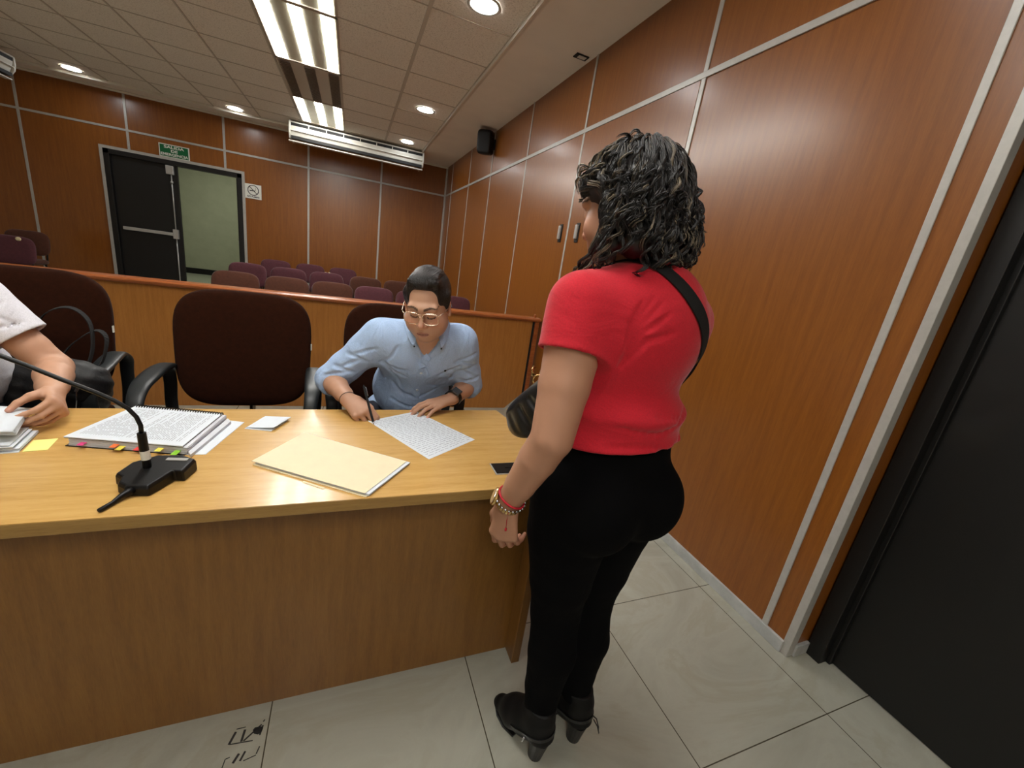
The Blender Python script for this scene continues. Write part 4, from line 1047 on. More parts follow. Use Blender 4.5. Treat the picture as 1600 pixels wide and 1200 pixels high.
# ---------------------------------------------------------------- standing woman in the red T-shirt
def build_woman():
    O = V3(0.60, 0.74, 0)
    t = thing('person', 'standing woman with curly dark hair in red T-shirt, black trousers and heeled boots', 'person', tuple(O))
    Fb = unit((-0.174, 0.985, 0)); Lb = unit((-0.985, -0.174, 0)); U = V3(0, 0, 1); Rb = np.stack([Lb, Fb, U], 1)
    hips = V3(0.597, 0.738, 0.885); waist = V3(0.603, 0.738, 1.04); chest = V3(0.600, 0.752, 1.235); nb = V3(0.590, 0.770, 1.375)
    shL = V3(0.437, 0.724, 1.298); shR = V3(0.750, 0.778, 1.285)
    elL = V3(0.386, 0.659, 1.038); wrL = V3(0.349, 0.736, 0.840)
    elR = V3(0.80, 0.86, 1.07); wrR = V3(0.66, 0.985, 0.98)
    hc = V3(0.549, 0.806, 1.508); Rh = frame((-0.38, 0.90, -0.30))
    hipL = hips+Lb*0.088+V3(0, 0, -0.02); hipR = hips-Lb*0.088+V3(0, 0, -0.02)
    knL = V3(0.548, 0.745, 0.475); knR = V3(0.668, 0.765, 0.475); anL = V3(0.543, 0.708, 0.125); anR = V3(0.668, 0.722, 0.13)
    base = np.array(srgb(178, 132, 106)[:3])
    def torso(s, e=0.0):
        s.ell(hips+V3(0, 0, 0.0), (0.160+e, 0.118+e, 0.125+e), Rb, k=0.05)
        for sg in (1, -1): s.ell(hips+Lb*0.075*sg-Fb*0.075+V3(0, 0, -0.025), (0.088+e, 0.078+e, 0.098+e), Rb, k=0.05)
        s.ell(waist, (0.152+e, 0.112+e, 0.12+e), Rb, k=0.06)
        s.ell(waist+Fb*0.04+V3(0, 0, -0.02), (0.12+e, 0.10+e, 0.10+e), Rb, k=0.05)
        s.ell(chest, (0.158+e, 0.118+e, 0.15+e), Rb, k=0.06)
        s.ell(chest-Fb*0.03+V3(0, 0, 0.05), (0.135+e, 0.09+e, 0.12+e), Rb, k=0.05)
        for sg in (1, -1): s.ell(chest+Lb*0.08*sg+Fb*0.105+V3(0, 0, -0.01), (0.075+e, 0.065+e, 0.07+e), Rb, k=0.04)
        for sh in (shL, shR): s.cone(nb+V3(0, 0, -0.045), sh+V3(0, 0, 0.0), 0.045+e, 0.050+e, k=0.05)
    def uparm(s, sh, el, e=0.0):
        s.chain([sh, lp(sh, el, 0.25), lp(sh, el, 0.6), el], [0.056+e, 0.060+e, 0.052+e, 0.044+e], k=0.02)
    s = Sdf(); torso(s)
    for sh, el, wr in ((shL, elL, wrL), (shR, elR, wrR)):
        uparm(s, sh, el)
        s.chain([el, lp(el, wr, 0.3), lp(el, wr, 0.7), wr], [0.0425, 0.0410, 0.034, 0.0265], k=0.004)
    for h_, kn, an in ((hipL, knL, anL), (hipR, knR, anR)):
        s.chain([h_, lp(h_, kn, 0.3), lp(h_, kn, 0.7), kn], [0.098, 0.096, 0.075, 0.060], k=0.04)
        s.chain([kn, lp(kn, an, 0.35)-Fb*0.012, lp(kn, an, 0.7), an], [0.058, 0.060, 0.045, 0.036], k=0.03)
    for an, toe in ((anL, V3(0.487, 0.835, 0.03)), (anR, V3(0.655, 0.865, 0.03))):
        s.chain([an, lp(an, toe, 0.55)+V3(0, 0, -0.012), lp(an, toe, 0.85)], [0.030, 0.018, 0.012], k=0.015)
    s.chain([nb+V3(0, 0, -0.03), hc+Rh@V3(0, -0.02, -0.06)], [0.058, 0.052], k=0.04)
    head_prims(s, hc, Rh, fem=True)
    # left hand hangs, fingers curled in; palm faces the body
    dh = unit(V3(0.02, 0.02, -1)); nh = unit(V3(-0.75, -0.55, 0.0))
    curl = [(22, 34, 24), (28, 42, 28), (32, 46, 30), (36, 48, 30)]
    tipsL, thL = hand_prims(s, wrL+dh*0.012, dh, nh, Fb, curl, [(0.75, 0.55, -0.35), (0.95, 0.1, -0.3), (0.95, -0.1, -0.3)], sc=0.93, fan=(2, 0, -1, -3))
    dr = unit(V3(-0.85, 0.45, -0.15)); 
    hand_prims(s, wrR+dr*0.01, dr, unit(V3(0.3, 0.75, 0.5)), V3(0, 0, 1), [(20, 25, 15)]*4, [(0.8, 0.5, 0), (1, 0.1, -0.2), (1, 0, -0.2)], sc=0.93)
    body = s
    # inner palm slightly redder
    def col(P):
        c = head_color(P, hc, Rh, base, 0, lip=(0.45, 0.12, 0.14))
        near = (np.linalg.norm(P-(wrL+dh*0.11), axis=1) < 0.09)
        red = base*np.array([0.95, 0.68, 0.66]); m = near*np.clip(((P-(wrL+dh*0.10))@(-nh))/0.03, 0, 1)*0.6
        return c*(1-m[:, None])+red*m[:, None]
    sdf_obj('body', s, BODY_H, 'skin', t, col, O)
    # T-shirt
    T = Sdf(); aL = unit(elL-shL); aR = unit(elR-shR); cutL = lp(shL, elL, 0.36); cutR = lp(shR, elR, 0.36)
    for sh, el, cut, ax in ((shL, elL, cutL, aL), (shR, elR, cutR, aR)):
        T.chain([sh, lp(sh, el, 0.22), lp(sh, el, 0.42)], [0.062, 0.068, 0.072], k=0.008)
        T._add(lambda P, cut=cut, ax=ax: np.maximum(-((P-cut)@ax), np.linalg.norm((P-cut)-((P-cut)@ax)[:, None]*ax, axis=1)-0.10), cut+ax*0.1, 0.15, 's', 0.003)
        T.cone(cut-ax*0.010, cut+ax*0.05, 0.0625, 0.0620, k=0.002, op='s')
    torso(T, 0.008)
    T.ell(waist+V3(0, 0, 0.045), (0.166, 0.126, 0.036), Rb, k=0.03); T.ell(waist+V3(0, 0, -0.03), (0.172, 0.132, 0.034), Rb, k=0.03)
    T.plane(V3(0.603, 0.738, 1.004), unit(V3(0.05, -0.12, -1)), k=0.006)
    T.plane(nb+V3(0, 0, 0.03), unit(V3(-0.05, 0.35, 1)), k=0.006)
    # creases fanning from the left armpit and across the waist
    bk = lambda lat, up, back=0.13: chest+Lb*lat-Fb*back+V3(0, 0, up)
    arm = bk(0.13, -0.04)
    L_ = []
    for (a, b) in ((0.150, 0.11), (0.128, 0.115), (0.105, 0.105), (0.085, 0.08), (0.065, 0.045)):
        L_.append([arm+V3(0, 0, 0.0), bk((a+0.13)/2, b*0.5), bk(a-0.03, b)])
    for up, l0, l1, dz in ((-0.165, 0.12, -0.10, 0.02), (-0.195, 0.14, -0.02, -0.012), (-0.215, 0.02, -0.14, 0.03), (-0.14, 0.02, -0.14, 0.04)):
        L_.append([bk(l0, up), bk((l0+l1)/2, up-0.008), bk(l1, up+dz)])
    grooves(T, L_, r=0.0042, k=0.012, sink=0.001)
    h1 = chest+V3(0, 0, 0)
    apply_grooves(T)
    # raised hem line on the sleeve
    sdf_obj('shirt', T, 0.0038, 'red_cotton', t, None, O)
    # trousers
    Pn = Sdf(); e = 0.005
    Pn.ell(hips, (0.160+e, 0.118+e, 0.125+e), Rb, k=0.05)
    for sg in (1, -1): Pn.ell(hips+Lb*0.075*sg-Fb*0.078+V3(0, 0, -0.025), (0.09+e, 0.08+e, 0.10+e), Rb, k=0.045)
    Pn.ell(waist+V3(0, 0, -0.03), (0.152, 0.114, 0.10), Rb, k=0.05)
    Pn.ell(waist+Fb*0.04+V3(0, 0, -0.05), (0.12, 0.10, 0.10), Rb, k=0.05)
    for h_, kn, an in ((hipL, knL, anL), (hipR, knR, anR)):
        Pn.chain([h_, lp(h_, kn, 0.3), lp(h_, kn, 0.7), kn], [0.104, 0.101, 0.081, 0.066], k=0.03)
        Pn.chain([kn, lp(kn, an, 0.35)-Fb*0.012, lp(kn, an, 0.7), an+V3(0, 0, 0.02)], [0.064, 0.066, 0.052, 0.045], k=0.02)
    Pn.plane(V3(0, 0, 1.02), U); Pn.plane(V3(0, 0, 0.15), -U)
    sdf_obj('trousers', Pn, 0.0042, 'black_cloth', t, None, O)
    # ankle boots with block heels
    for nm, an, heel, toe in (('left', anL, V3(0.549, 0.668, 0), V3(0.482, 0.842, 0)), ('right', anR, V3(0.680, 0.678, 0), V3(0.652, 0.868, 0))):
        fd = unit(toe-heel); sd = V3(fd[1], -fd[0], 0); Rf = np.stack([sd, fd, U], 1)
        b = Sdf()
        H = lambda a, z, x=0: heel+fd*a+V3(0, 0, z)+sd*x
        b.chain([H(0.012, 0.098), H(0.022, 0.15), an+V3(0, 0, 0.07)], [0.031, 0.036, 0.047], k=0.02)
        b.chain([H(0.008, 0.088), H(0.07, 0.080), H(0.125, 0.048), H(0.172, 0.030)], [0.031, 0.038, 0.036, 0.024], k=0.02, kk=0.02)
        b.chain([H(0.05, 0.125), H(0.11, 0.075)], [0.040, 0.034], k=0.04)
        b.cone(H(0.12, 0.026), H(0.185, 0.020), 0.030, 0.016, k=0.015, flat=(U, 0.7))
        b.cone(H(0.03, 0.12), H(0.10, 0.075), 0.036, 0.030, k=0.02)
        # sole plane: rises from the ball of the foot to the heel seat
        b.plane(H(0.115, 0.007), unit(V3(0, 0, -1)*1.0+fd*(-0.62)*1.0), k=0.006)
        b.plane(V3(0, 0, 0.007), -U, k=0.004); b.plane(an+V3(0, 0, 0.06), U, k=0.004)
        bo = sdf_obj('boot', b, 0.003, 'black_suede', t, None, O, it=3)
        hm = MB()
        def ringp(a, z, rx, ry, sh=0): return [tuple(H(a+ry*math.sin(q*PI/8)-0*sh, z, rx*math.cos(q*PI/8))-O) for q in range(16)]
        lv = [(0.018, 0.0, 0.021, 0.021), (0.016, 0.03, 0.023, 0.024), (0.014, 0.075, 0.027, 0.031)]
        vs = sum([ringp(*l) for l in lv], []); k = 16
        fs = [tuple(range(k))[::-1], tuple(range(2*k, 3*k))]+[(l*k+i, l*k+(i+1) % k, (l+1)*k+(i+1) % k, (l+1)*k+i) for l in (0, 1) for i in range(k)]
        hm.add(vs, fs).build('heel', 'heel_stack', bo)
        so = MB(); pr = [(H(0.085+0.004, 0.0, 0.026)), (H(0.13, 0, 0.033)), (H(0.165, 0, 0.027)), (H(0.190, 0, 0.012)), (H(0.194, 0, 0)), (H(0.190, 0, -0.012)), (H(0.165, 0, -0.027)), (H(0.13, 0, -0.033)), (H(0.089, 0, -0.026))]
        so.prism([(p[0]-O[0], p[1]-O[1]) for p in pr], 0.0, 0.008).build('sole', 'heel_stack', bo, bevel=0.002)
        # strap, buckle and zip pull
        rg = [H(0.035+0.045*math.cos(a), 0.100-0.018*math.cos(a), 0.045*math.sin(a)) for a in [2*PI*i/12 for i in range(12)]]
        rb, _, _ = ribbon(b, rg, 0.010, 0.0015, 0.003, 'strap', 'black_leather', bo, sub=3, closed=True); rb.data.transform(Matrix.Translation(tuple(-O)))
        lat = -sd if nm == 'left' else sd
        zp = b.snap(np.array([H(0.035, 0.10)+lat*0.05]), 0.004)[0]
        if nm == 'left':
            MB().box(tuple(zp-O+V3(0, 0, -0.014)), (0.004, 0.006, 0.024), Matrix.Rotation(0.3, 3, 'X')).build('zip_pull', 'silver', bo, bevel=0.001)
        else:
            MB().tube([tuple(H(-0.03, 0.155)-O+V3(0.0, 0, 0)), tuple(H(-0.045, 0.162)-O), tuple(H(-0.058, 0.148)-O), tuple(H(-0.064, 0.132)-O), tuple(H(-0.054, 0.145)-O), tuple(H(-0.036, 0.148)-O)], 0.0018, 8).build('pull_loop', 'black_leather', bo, smooth=True)
    # hair: dense core plus curly locks
    Hr = Sdf(); Th = lambda x, y, z: hc+Rh@V3(x, y, z)
    Hr.ell(Th(0, -0.020, 0.040), (0.083, 0.102, 0.088), Rh, k=0.03)
    Hr.ell(Th(0, -0.052, -0.02), (0.090, 0.070, 0.092), Rh, k=0.04)
    Hr.ell(Th(0, -0.062, -0.075), (0.096, 0.054, 0.055), Rh, k=0.03)
    for sg in (1, -1):
        Hr.ell(Th(0.068*sg, -0.052, -0.05), (0.034, 0.042, 0.070), Rh, k=0.03)
        Hr.chain([Th(0.066*sg, 0.042, 0.055), Th(0.080*sg, 0.010, 0.035), Th(0.086*sg, -0.030, -0.03), Th(0.088*sg, -0.012, -0.09)], [0.018, 0.010, 0.016, 0.018], k=0.02)
    Hr.ell(Th(0, 0.118, -0.055), (0.078, 0.105, 0.098), Rh, k=0.012, op='s')
    Hr.ell(Th(0.092, -0.002, -0.004), (0.018, 0.016, 0.022), Rh, k=0.006, op='s')
    rngc = np.random.default_rng(5)
    dark = np.array(srgb(26, 23, 22)[:3])
    ho = sdf_obj('hair', Hr, 0.004, 'hair_strands', t, lambda P: np.tile(dark*0.5, (len(P), 1)), O)
    G, KD, steps = 340, 15, 30
    ds = rngc.normal(size=(G*4, 3)); ds /= np.linalg.norm(ds, axis=1, keepdims=True)
    ds = ds[(ds[:, 2] > -0.8) & ~((ds[:, 1] > 0.55) & (ds[:, 2] < 0.45)) & ~((ds[:, 1] > -0.05) & (ds[:, 2] < 0.30))][:G]; G = len(ds)
    loc = V3(0, -0.022, 0.028)+ds*np.array([0.083, 0.098, 0.088]); P = hc+loc@Rh.T; P = Hr.snap(P, 0.001, 6)
    ln = np.where(ds[:, 2] > 0.2, rngc.uniform(0.15, 0.25, G), rngc.uniform(0.08, 0.15, G))
    ds_w = ds@Rh.T; path = [P.copy()]
    vel = ds_w*0.4+V3(0, 0, -0.5)+np.where(ds[:, 0] > 0, 1, -1)[:, None]*Rh[:, 0]*0.35-Rh[:, 1]*0.35
    front = (ds[:, 1] > 0.1)
    for k in range(steps-1):
        f = k/steps
        vel = vel*0.82+V3(0, 0, -1)*0.25+rngc.normal(size=(G, 3))*0.07-Rh[:, 1]*np.where(front & (f < 0.5), 0.10, -0.05 if f > 0.6 else 0.0)[:, None]
        vel /= np.linalg.norm(vel, axis=1, keepdims=True)
        P = P+vel*(ln/steps)[:, None]
        d = Hr.ev(P); g = Hr.grad(P); tgt = 0.003+0.014*f
        P = P+g*np.maximum(tgt-d, 0)[:, None]; P = P-g*(np.maximum(d-0.022, 0)*0.5*(f < 0.75))[:, None]
        db = T.ev(P); P = P+T.grad(P)*np.maximum(0.006-db, 0)[:, None]
        q = (P-hc)@Rh; sel = (q[:, 2] < 0.035) & (q[:, 2] > -0.085) & (q[:, 1] > -0.022)
        P = P-np.where(sel, q[:, 1]+0.022, 0)[:, None]*Rh[:, 1]*0.6
        path.append(P.copy())
    path = np.stack(path, 1)
    # ringlets hanging forward below the jaw on her left side
    nr = 26; rx = []
    for i in range(nr):
        a = Th(0.080+rngc.uniform(-0.008, 0.008), rngc.uniform(-0.03, 0.0), -0.055+rngc.uniform(-0.02, 0.02)); b = Th(0.086+rngc.uniform(-0.02, 0.02), rngc.uniform(0.03, 0.08), -0.10); c = Th(0.078+rngc.uniform(-0.03, 0.02), rngc.uniform(0.045, 0.105), -0.13)+V3(0, 0, rngc.uniform(-0.05, 0.0))
        q = np.linspace(0, 1, steps)[:, None]; rx.append((1-q)**2*a+2*q*(1-q)*b+q*q*c)
    path = np.concatenate([path, np.array(rx)]); NG = len(path); ln = np.concatenate([ln, np.full(nr, 0.13)])
    tt = np.linspace(0, 1, steps)
    def nrm(v): return v/np.maximum(np.linalg.norm(v, axis=-1, keepdims=True), 1e-9)
    tan = nrm(np.gradient(path, axis=1)); a1 = nrm(np.cross(tan, np.array([0.3, 0.2, 1.0]))); a2 = np.cross(tan, a1)
    ph0 = rngc.uniform(0, 2*PI, NG); fr = rngc.uniform(1.4, 3.0, NG); amp = rngc.uniform(0.006, 0.013, NG)
    ph = ph0[:, None]+fr[:, None]*2*PI*tt[None]**1.25*(ln/0.17)[:, None]; env = np.clip((tt-0.18)*2.0, 0, 1)[None]
    gp = path+(a1*np.cos(ph)[..., None]+a2*np.sin(ph)[..., None]*0.8)*(amp[:, None]*env)[..., None]
    # every lock is a small bundle of hairs
    N = NG*KD; ang = rngc.uniform(0, 2*PI, N); rr = rngc.uniform(0.2, 1, N)**0.5*0.0085; sq = (1.0-0.62*np.sin(np.clip(tt, 0, 1)*PI))[None]*(1-0.35*tt)[None]
    B = np.repeat(gp, KD, 0); b1 = np.repeat(a1, KD, 0); b2 = np.repeat(a2, KD, 0); wob = ang[:, None]+rngc.normal(size=(N, 1))*tt[None]*1.2
    path = B+(b1*np.cos(wob)[..., None]+b2*np.sin(wob)[..., None])*((rr[:, None]*sq)[..., None])
    endz = (gp[:, -1]-hc)[:, 2]; fwd = ((gp[:, -1]-hc)@Rh)[:, 1]
    plight = np.where(endz < -0.05, 0.28, 0.10)+np.where(fwd > 0.0, 0.35, 0)
    gl = rngc.random(NG) < plight; light = np.repeat(gl, KD) & (rngc.random(N) < 0.62)
    hi = rngc.uniform(0.45, 1, N)[:, None]*np.array(srgb(150, 136, 114)[:3]); lo_ = rngc.uniform(0.5, 1.8, N)[:, None]*dark
    cc = np.where(light[:, None], hi, lo_)
    tan = nrm(np.gradient(path, axis=1)); a1 = nrm(np.cross(tan, np.array([0.3, 0.2, 1.0]))); a2 = np.cross(tan, a1)
    rad = rngc.uniform(0.0005, 0.0010, N); tap = np.where(tt > 0.85, (1-tt)/0.15*0.8+0.2, 1)
    ring = np.stack([path+(a1*x+a2*y)*(rad[:, None]*tap[None])[..., None] for x, y in ((1, 0), (0, 1), (-1, 0), (0, -1))], 2)
    idx = np.arange(N*steps*4).reshape(N, steps, 4)
    qd = np.stack([idx[:, :-1], np.roll(idx, -1, 2)[:, :-1], np.roll(idx, -1, 2)[:, 1:], idx[:, 1:]], -1).reshape(-1, 4)
    colr = np.repeat(cc, steps*4, 0); dk = np.tile(np.repeat(np.clip(0.1+1.3*tt, 0, 1), 4), N)[:, None]
    colr = np.where(np.repeat(light, steps*4)[:, None], dark*(1-dk)+colr*dk, colr)
    lk = np_mesh('curls', ring.reshape(-1, 3), qd, 'hair_strands', ho, colr, O); lk['kind'] = 'stuff'
    # wrist: watch, red cord, bead bracelet
    ax = unit(wrL-lp(elL, wrL, 0.7)); u1 = unit(np.cross(ax, V3(0, 0, 1))); u2 = np.cross(ax, u1)
    def loop(c, r, ry, n=26, tilt=0): return [c+(u1*math.cos(a)*r+u2*math.sin(a)*ry)+ax*tilt*math.cos(a) for a in [2*PI*i/n for i in range(n)]]
    wc = wrL-ax*0.002
    m = MB(); lp_ = loop(wc, 0.0305, 0.0305, 26)
    for i, p in enumerate(lp_):
        a = 2*PI*i/26; rd = unit(p-wc); tg = np.cross(ax, rd); Mx = Matrix([tuple(r) for r in np.stack([tg, ax, rd], 1)])
        m.box(tuple(p-O), (0.0062, 0.013, 0.0028), Mx)
    wt = m.build('watch_band', 'gold', t, bevel=0.0006)
    out = unit(V3(-0.75, 0.35, 0)-ax*(V3(-0.75, 0.35, 0)@ax)); Mx = np.stack([np.cross(ax, out), ax, out], 1)
    w2 = MB().lathe([(0, -0.003), (0.018, -0.003), (0.021, 0), (0.021, 0.004), (0.019, 0.006), (0, 0.006)], c=tuple(wc+out*0.032-O), M=Matrix([tuple(r) for r in Mx]), seg=24).build('watch_case', 'gold', t)
    MB().lathe([(0, 0.0068), (0.0165, 0.0068), (0.0168, 0.0055)], c=tuple(wc+out*0.032-O), M=Matrix([tuple(r) for r in Mx]), seg=24).build('dial', 'silver', w2)
    MB().tube([tuple(p-O) for p in loop(wc-ax*0.018, 0.0325, 0.0325, 30, 0.006)], 0.0024, 8, closed=True).build('red_bracelet', 'red_thread', t, smooth=True)
    m = MB(); 
    for i, p in enumerate(loop(wc-ax*0.012, 0.0345, 0.0345, 24, -0.004)): m.lathe([(0, -0.0032), (0.0022, -0.0022), (0.0032, 0), (0.0022, 0.0022), (0, 0.0032)], c=tuple(p-O), seg=8)
    bd = m.build('bead_bracelet', 'silver', t, smooth=True)
    MB().tube([tuple(wc+V3(-0.012, -0.034, -0.004)-O), tuple(wc+V3(-0.014, -0.036, -0.022)-O), tuple(wc+V3(-0.012, -0.034, -0.044)-O)], 0.0009, 6).pad(0.005, 0.008, 0.005, c=tuple(wc+V3(-0.012, -0.034, -0.048)-O), n=8, m=5).build('red_tassel', 'red_thread', t, smooth=True)
    # ring on the ring finger
    return t, T, body, dict(chest=chest, Lb=Lb, Fb=Fb, hips=hips, waist=waist, nb=nb, shL=shL, shR=shR, tips=tipsL)
W, TSH, WBODY, WI = build_woman()

# handbag with its strap (worn, but a thing of its own)
def build_bag():
    ch, Lb, Fb, nb = WI['chest'], WI['Lb'], WI['Fb'], WI['nb']
    O = V3(0.415, 0.885, 0.94)
    t = thing('handbag', 'small black leather crossbody bag hanging in front of the standing woman', 'handbag', tuple(O))
    B = Sdf(); c = V3(0.449, 0.866, 1.014); Rg = frame(unit(V3(-0.80, -0.60, 0)))@np.array(Matrix.Rotation(math.radians(-50), 3, 'Y'))   # columns: along the bag, out, up
    tl = np.array(Matrix.Rotation(math.radians(0), 3, 'Y'))
    B.ell(c, (0.104, 0.032, 0.055), Rg, k=0.01)
    B.box(c+V3(0, 0, 0.020), (0.090, 0.020, 0.036), Rg, rnd=0.018, k=0.03)
    for q in (-0.06, -0.02, 0.02, 0.06):
        B.cone(c+Rg@V3(q, -0.031, 0.03), c+Rg@V3(q*1.25, -0.036, -0.05), 0.004, 0.006, k=0.012, op='s'); B.cone(c+Rg@V3(q, 0.031, 0.03), c+Rg@V3(q*1.25, 0.036, -0.05), 0.004, 0.006, k=0.012, op='s')
    sdf_obj('bag_body', B, 0.003, 'black_leather', t, None, O)
    top = c+Rg@V3(0, 0, 0.056)
    m = MB(); m.sweep([tuple(top+Rg@V3(-0.08, 0, 0)-O), tuple(top-O), tuple(top+Rg@V3(0.08, 0, 0)-O)], [(-0.006, -0.003), (0.006, -0.003), (0.006, 0.003), (-0.006, 0.003)])
    m.build('zip', 'silver', t)
    # chain from the bag corner up towards the shoulder strap
    a = top+Rg@V3(0.062, 0, 0.006); b = V3(0.452, 0.868, 1.19); ch2 = MB()
    end = V3(0.470, 0.860, 1.24)
    for i in range(9):
        p = lp(a, end, i/8.0); dd = unit(end-a); s1 = unit(np.cross(dd, V3(0, 1, 0) if i % 2 else V3(1, 0, 0)))
        ch2.tube([tuple(p+dd*0.012*math.cos(q*PI/5)+s1*0.0065*math.sin(q*PI/5)-O) for q in range(10)], 0.0016, 6, closed=True)
    ch2.build('chain', 'gold', t, smooth=True)
    MB().tube([tuple(a+V3(-0.02, 0, 0.004)-O), tuple(a+V3(-0.024, 0, 0.02)-O), tuple(a+V3(-0.018, 0.004, 0.026)-O)], 0.004, 8).tube([tuple(a+Rg@V3(0.014*math.cos(q*PI/6)-0.01, 0, 0.010*math.sin(q*PI/6))-O) for q in range(12)], 0.0022, 6, closed=True).build('clasp', 'gold', t, smooth=True)
    # strap: over the left shoulder close to the neck, across the back to the right side, round the front to the bag
    bp = lambda lat, up, back: ch+Lb*lat-Fb*back+V3(0, 0, up)
    pts = [end, V3(0.50, 0.845, 1.32), nb+Lb*0.075+V3(0, 0.02, 0.0), nb+Lb*0.045-Fb*0.05+V3(0, 0, -0.01), bp(-0.0, 0.105, 0.11), bp(-0.065, 0.045, 0.13), bp(-0.105, -0.02, 0.12), bp(-0.145, -0.08, 0.07), bp(-0.16, -0.12, 0.0), bp(-0.12, -0.16, -0.10), bp(0.0, -0.19, -0.16), V3(0.50, 0.90, 1.05)]
    o, Q, N = ribbon(TSH, pts, 0.036, 0.003, 0.0022, 'shoulder_strap', 'black_strap', t, sub=8, wfun=lambda f: 0.55+0.45*math.exp(-((f-0.45)/0.2)**2) if f < 0.45 else 1.0-0.5*max(0, (f-0.6)))
    o.data.transform(Matrix.Translation(tuple(-O)))
build_bag()

# ---------------------------------------------------------------- seated man writing
def seated_body(s, T_, J, e=0.0, girth=1.0, arms=True):
    """torso, shared by skin and clothes; e grows it"""
    Rb = J['Rb']; L, F = Rb[:, 0], Rb[:, 1]
    s.ell(J['pel'], (0.175*girth+e, 0.135*girth+e, 0.11+e), Rb, k=0.05)
    s.ell(J['belly'], (0.160*girth+e, 0.128*girth+e, 0.15+e), Rb, k=0.06)
    s.ell(J['chest'], (0.170*girth+e, 0.112*girth+e, 0.15+e), J['Rc'], k=0.06)
    for sg in (1, -1):
        s.ell(J['chest']+J['Rc']@V3(0.075*sg, 0.065, 0.03), (0.075+e, 0.05+e, 0.065+e), J['Rc'], k=0.04)
    for sh in (J['shL'], J['shR']): s.cone(J['nb']+V3(0, 0, -0.045), sh, 0.050+e, 0.054+e, k=0.05)
def build_writer():
    O = V3(0.24, 1.86, 0)
    t = thing('person', 'seated man in light blue shirt and clear glasses writing on a sheet', 'person', tuple(O))
    F = unit((-0.10, -0.995, 0)); J = {}
    J['Rb'] = frame(F); J['Rc'] = frame(unit(F+V3(0, 0, -0.36)))
    J['pel'] = V3(0.255, 1.93, 0.58); J['belly'] = V3(0.272, 1.80, 0.76); J['chest'] = V3(0.286, 1.705, 0.935); J['nb'] = V3(0.290, 1.622, 1.068)
    J['shR'] = V3(0.118, 1.665, 1.008); J['shL'] = V3(0.430, 1.628, 1.018)
    elR = V3(-0.064, 1.705, 0.812); wrR = V3(0.003, 1.505, 0.800)
    elL = V3(0.503, 1.668, 0.818); wrL = V3(0.398, 1.535, 0.797)
    hc = V3(0.266, 1.515, 1.170); Rh = frame((-0.36, -0.86, -0.34))
    Rh = Rh@np.array(Matrix.Rotation(math.radians(-3), 3, 'Y'))
    base = np.array(srgb(198, 156, 130)[:3])
    s = Sdf(); seated_body(s, 0, J)
    for sh, el, wr in ((J['shR'], elR, wrR), (J['shL'], elL, wrL)):
        s.chain([sh, lp(sh, el, 0.3), lp(sh, el, 0.7), el], [0.055, 0.056, 0.047, 0.042], k=0.02)
        s.chain([el, lp(el, wr, 0.35), lp(el, wr, 0.75), wr], [0.041, 0.043, 0.033, 0.0275], k=0.01, flat=(V3(0, 0, 1), 0.9))
    for sg in (1, -1):
        hp = J['pel']+J['Rb'][:, 0]*0.09*sg+V3(0, 0, -0.02); kn = hp+V3(-0.03*1, -0.42, 0.0)+J['Rb'][:, 0]*0.03*sg; an = V3(kn[0], kn[1]+0.03, 0.10)
        s.chain([hp, lp(hp, kn, 0.5), kn], [0.095, 0.082, 0.060], k=0.03); s.chain([kn, lp(kn, an, 0.35)+V3(0, 0.015, 0), an], [0.058, 0.055, 0.038], k=0.02)
        s.cone(an+V3(0, 0.01, -0.05), an+V3(0, -0.15, -0.065), 0.036, 0.024, k=0.02)
        J['leg%d' % sg] = (hp, kn, an)
    s.chain([J['nb']+V3(0, 0.015, -0.03), hc+Rh@V3(0, -0.018, -0.06)], [0.064, 0.060], k=0.04)
    head_prims(s, hc, Rh)
    s.ell(hc+Rh@V3(0, 0.035, -0.088), (0.045, 0.040, 0.028), Rh, k=0.03)     # fuller chin and cheeks
    for sx in (-1, 1): s.ell(hc+Rh@V3(0.042*sx, 0.045, -0.052), (0.026, 0.028, 0.030), Rh, k=0.025)
    # right hand holding the pen
    tgt = V3(0.083, 1.385, 0.768); d = unit(tgt-wrR); nR = unit(V3(-0.50, 0.05, 0.86))
    dR = d
    tipsR, thR = hand_prims(s, wrR+d*0.006, d, nR, V3(0.7, -0.2, 0.35), [(42, 52, 24), (50, 58, 30), (56, 62, 34), (58, 64, 36)], [(0.70, 0.45, -0.62), (0.92, -0.10, -0.45), (0.95, -0.3, -0.2)], sc=0.98, fan=(1, 0, -1, -2))
    # left hand flat on the sheet
    tg2 = V3(0.300, 1.494, 0.784); d2 = unit(tg2-wrL); nL = unit(V3(0.02, -0.10, 1))
    tipsL, thL = hand_prims(s, wrL+d2*0.006, d2, nL, V3(0.2, 0.9, 0), [(8, 22, 14), (6, 22, 14), (6, 22, 14), (8, 20, 14)], [(0.78, 0.52, -0.22), (0.95, 0.22, -0.15), (1.0, 0.0, -0.1)], sc=0.96, fan=(6, 1, -5, -12))
    def col(P):
        c = head_color(P, hc, Rh, base, 0.25, lip=(0.36, 0.15, 0.12))
        arm = (P[:, 2] < 0.86) & (P[:, 1] < 1.72) & (P[:, 2] > 0.7)
        c[arm] = c[arm]*np.array([0.80, 0.74, 0.70])
        for tp in list(tipsL)+list(tipsR):
            m = np.clip(1-np.linalg.norm(P-(np.asarray(tp)+V3(0, 0, 0.004)), axis=1)/0.0085, 0, 1)[:, None]; m = np.minimum(m*2.2, 1)*0.7
            c = c*(1-m)+np.array(srgb(222, 160, 148)[:3])*m
        return c
    sdf_obj('body', s, 0.0029, 'skin', t, col, O)
    # shirt
    T = Sdf()
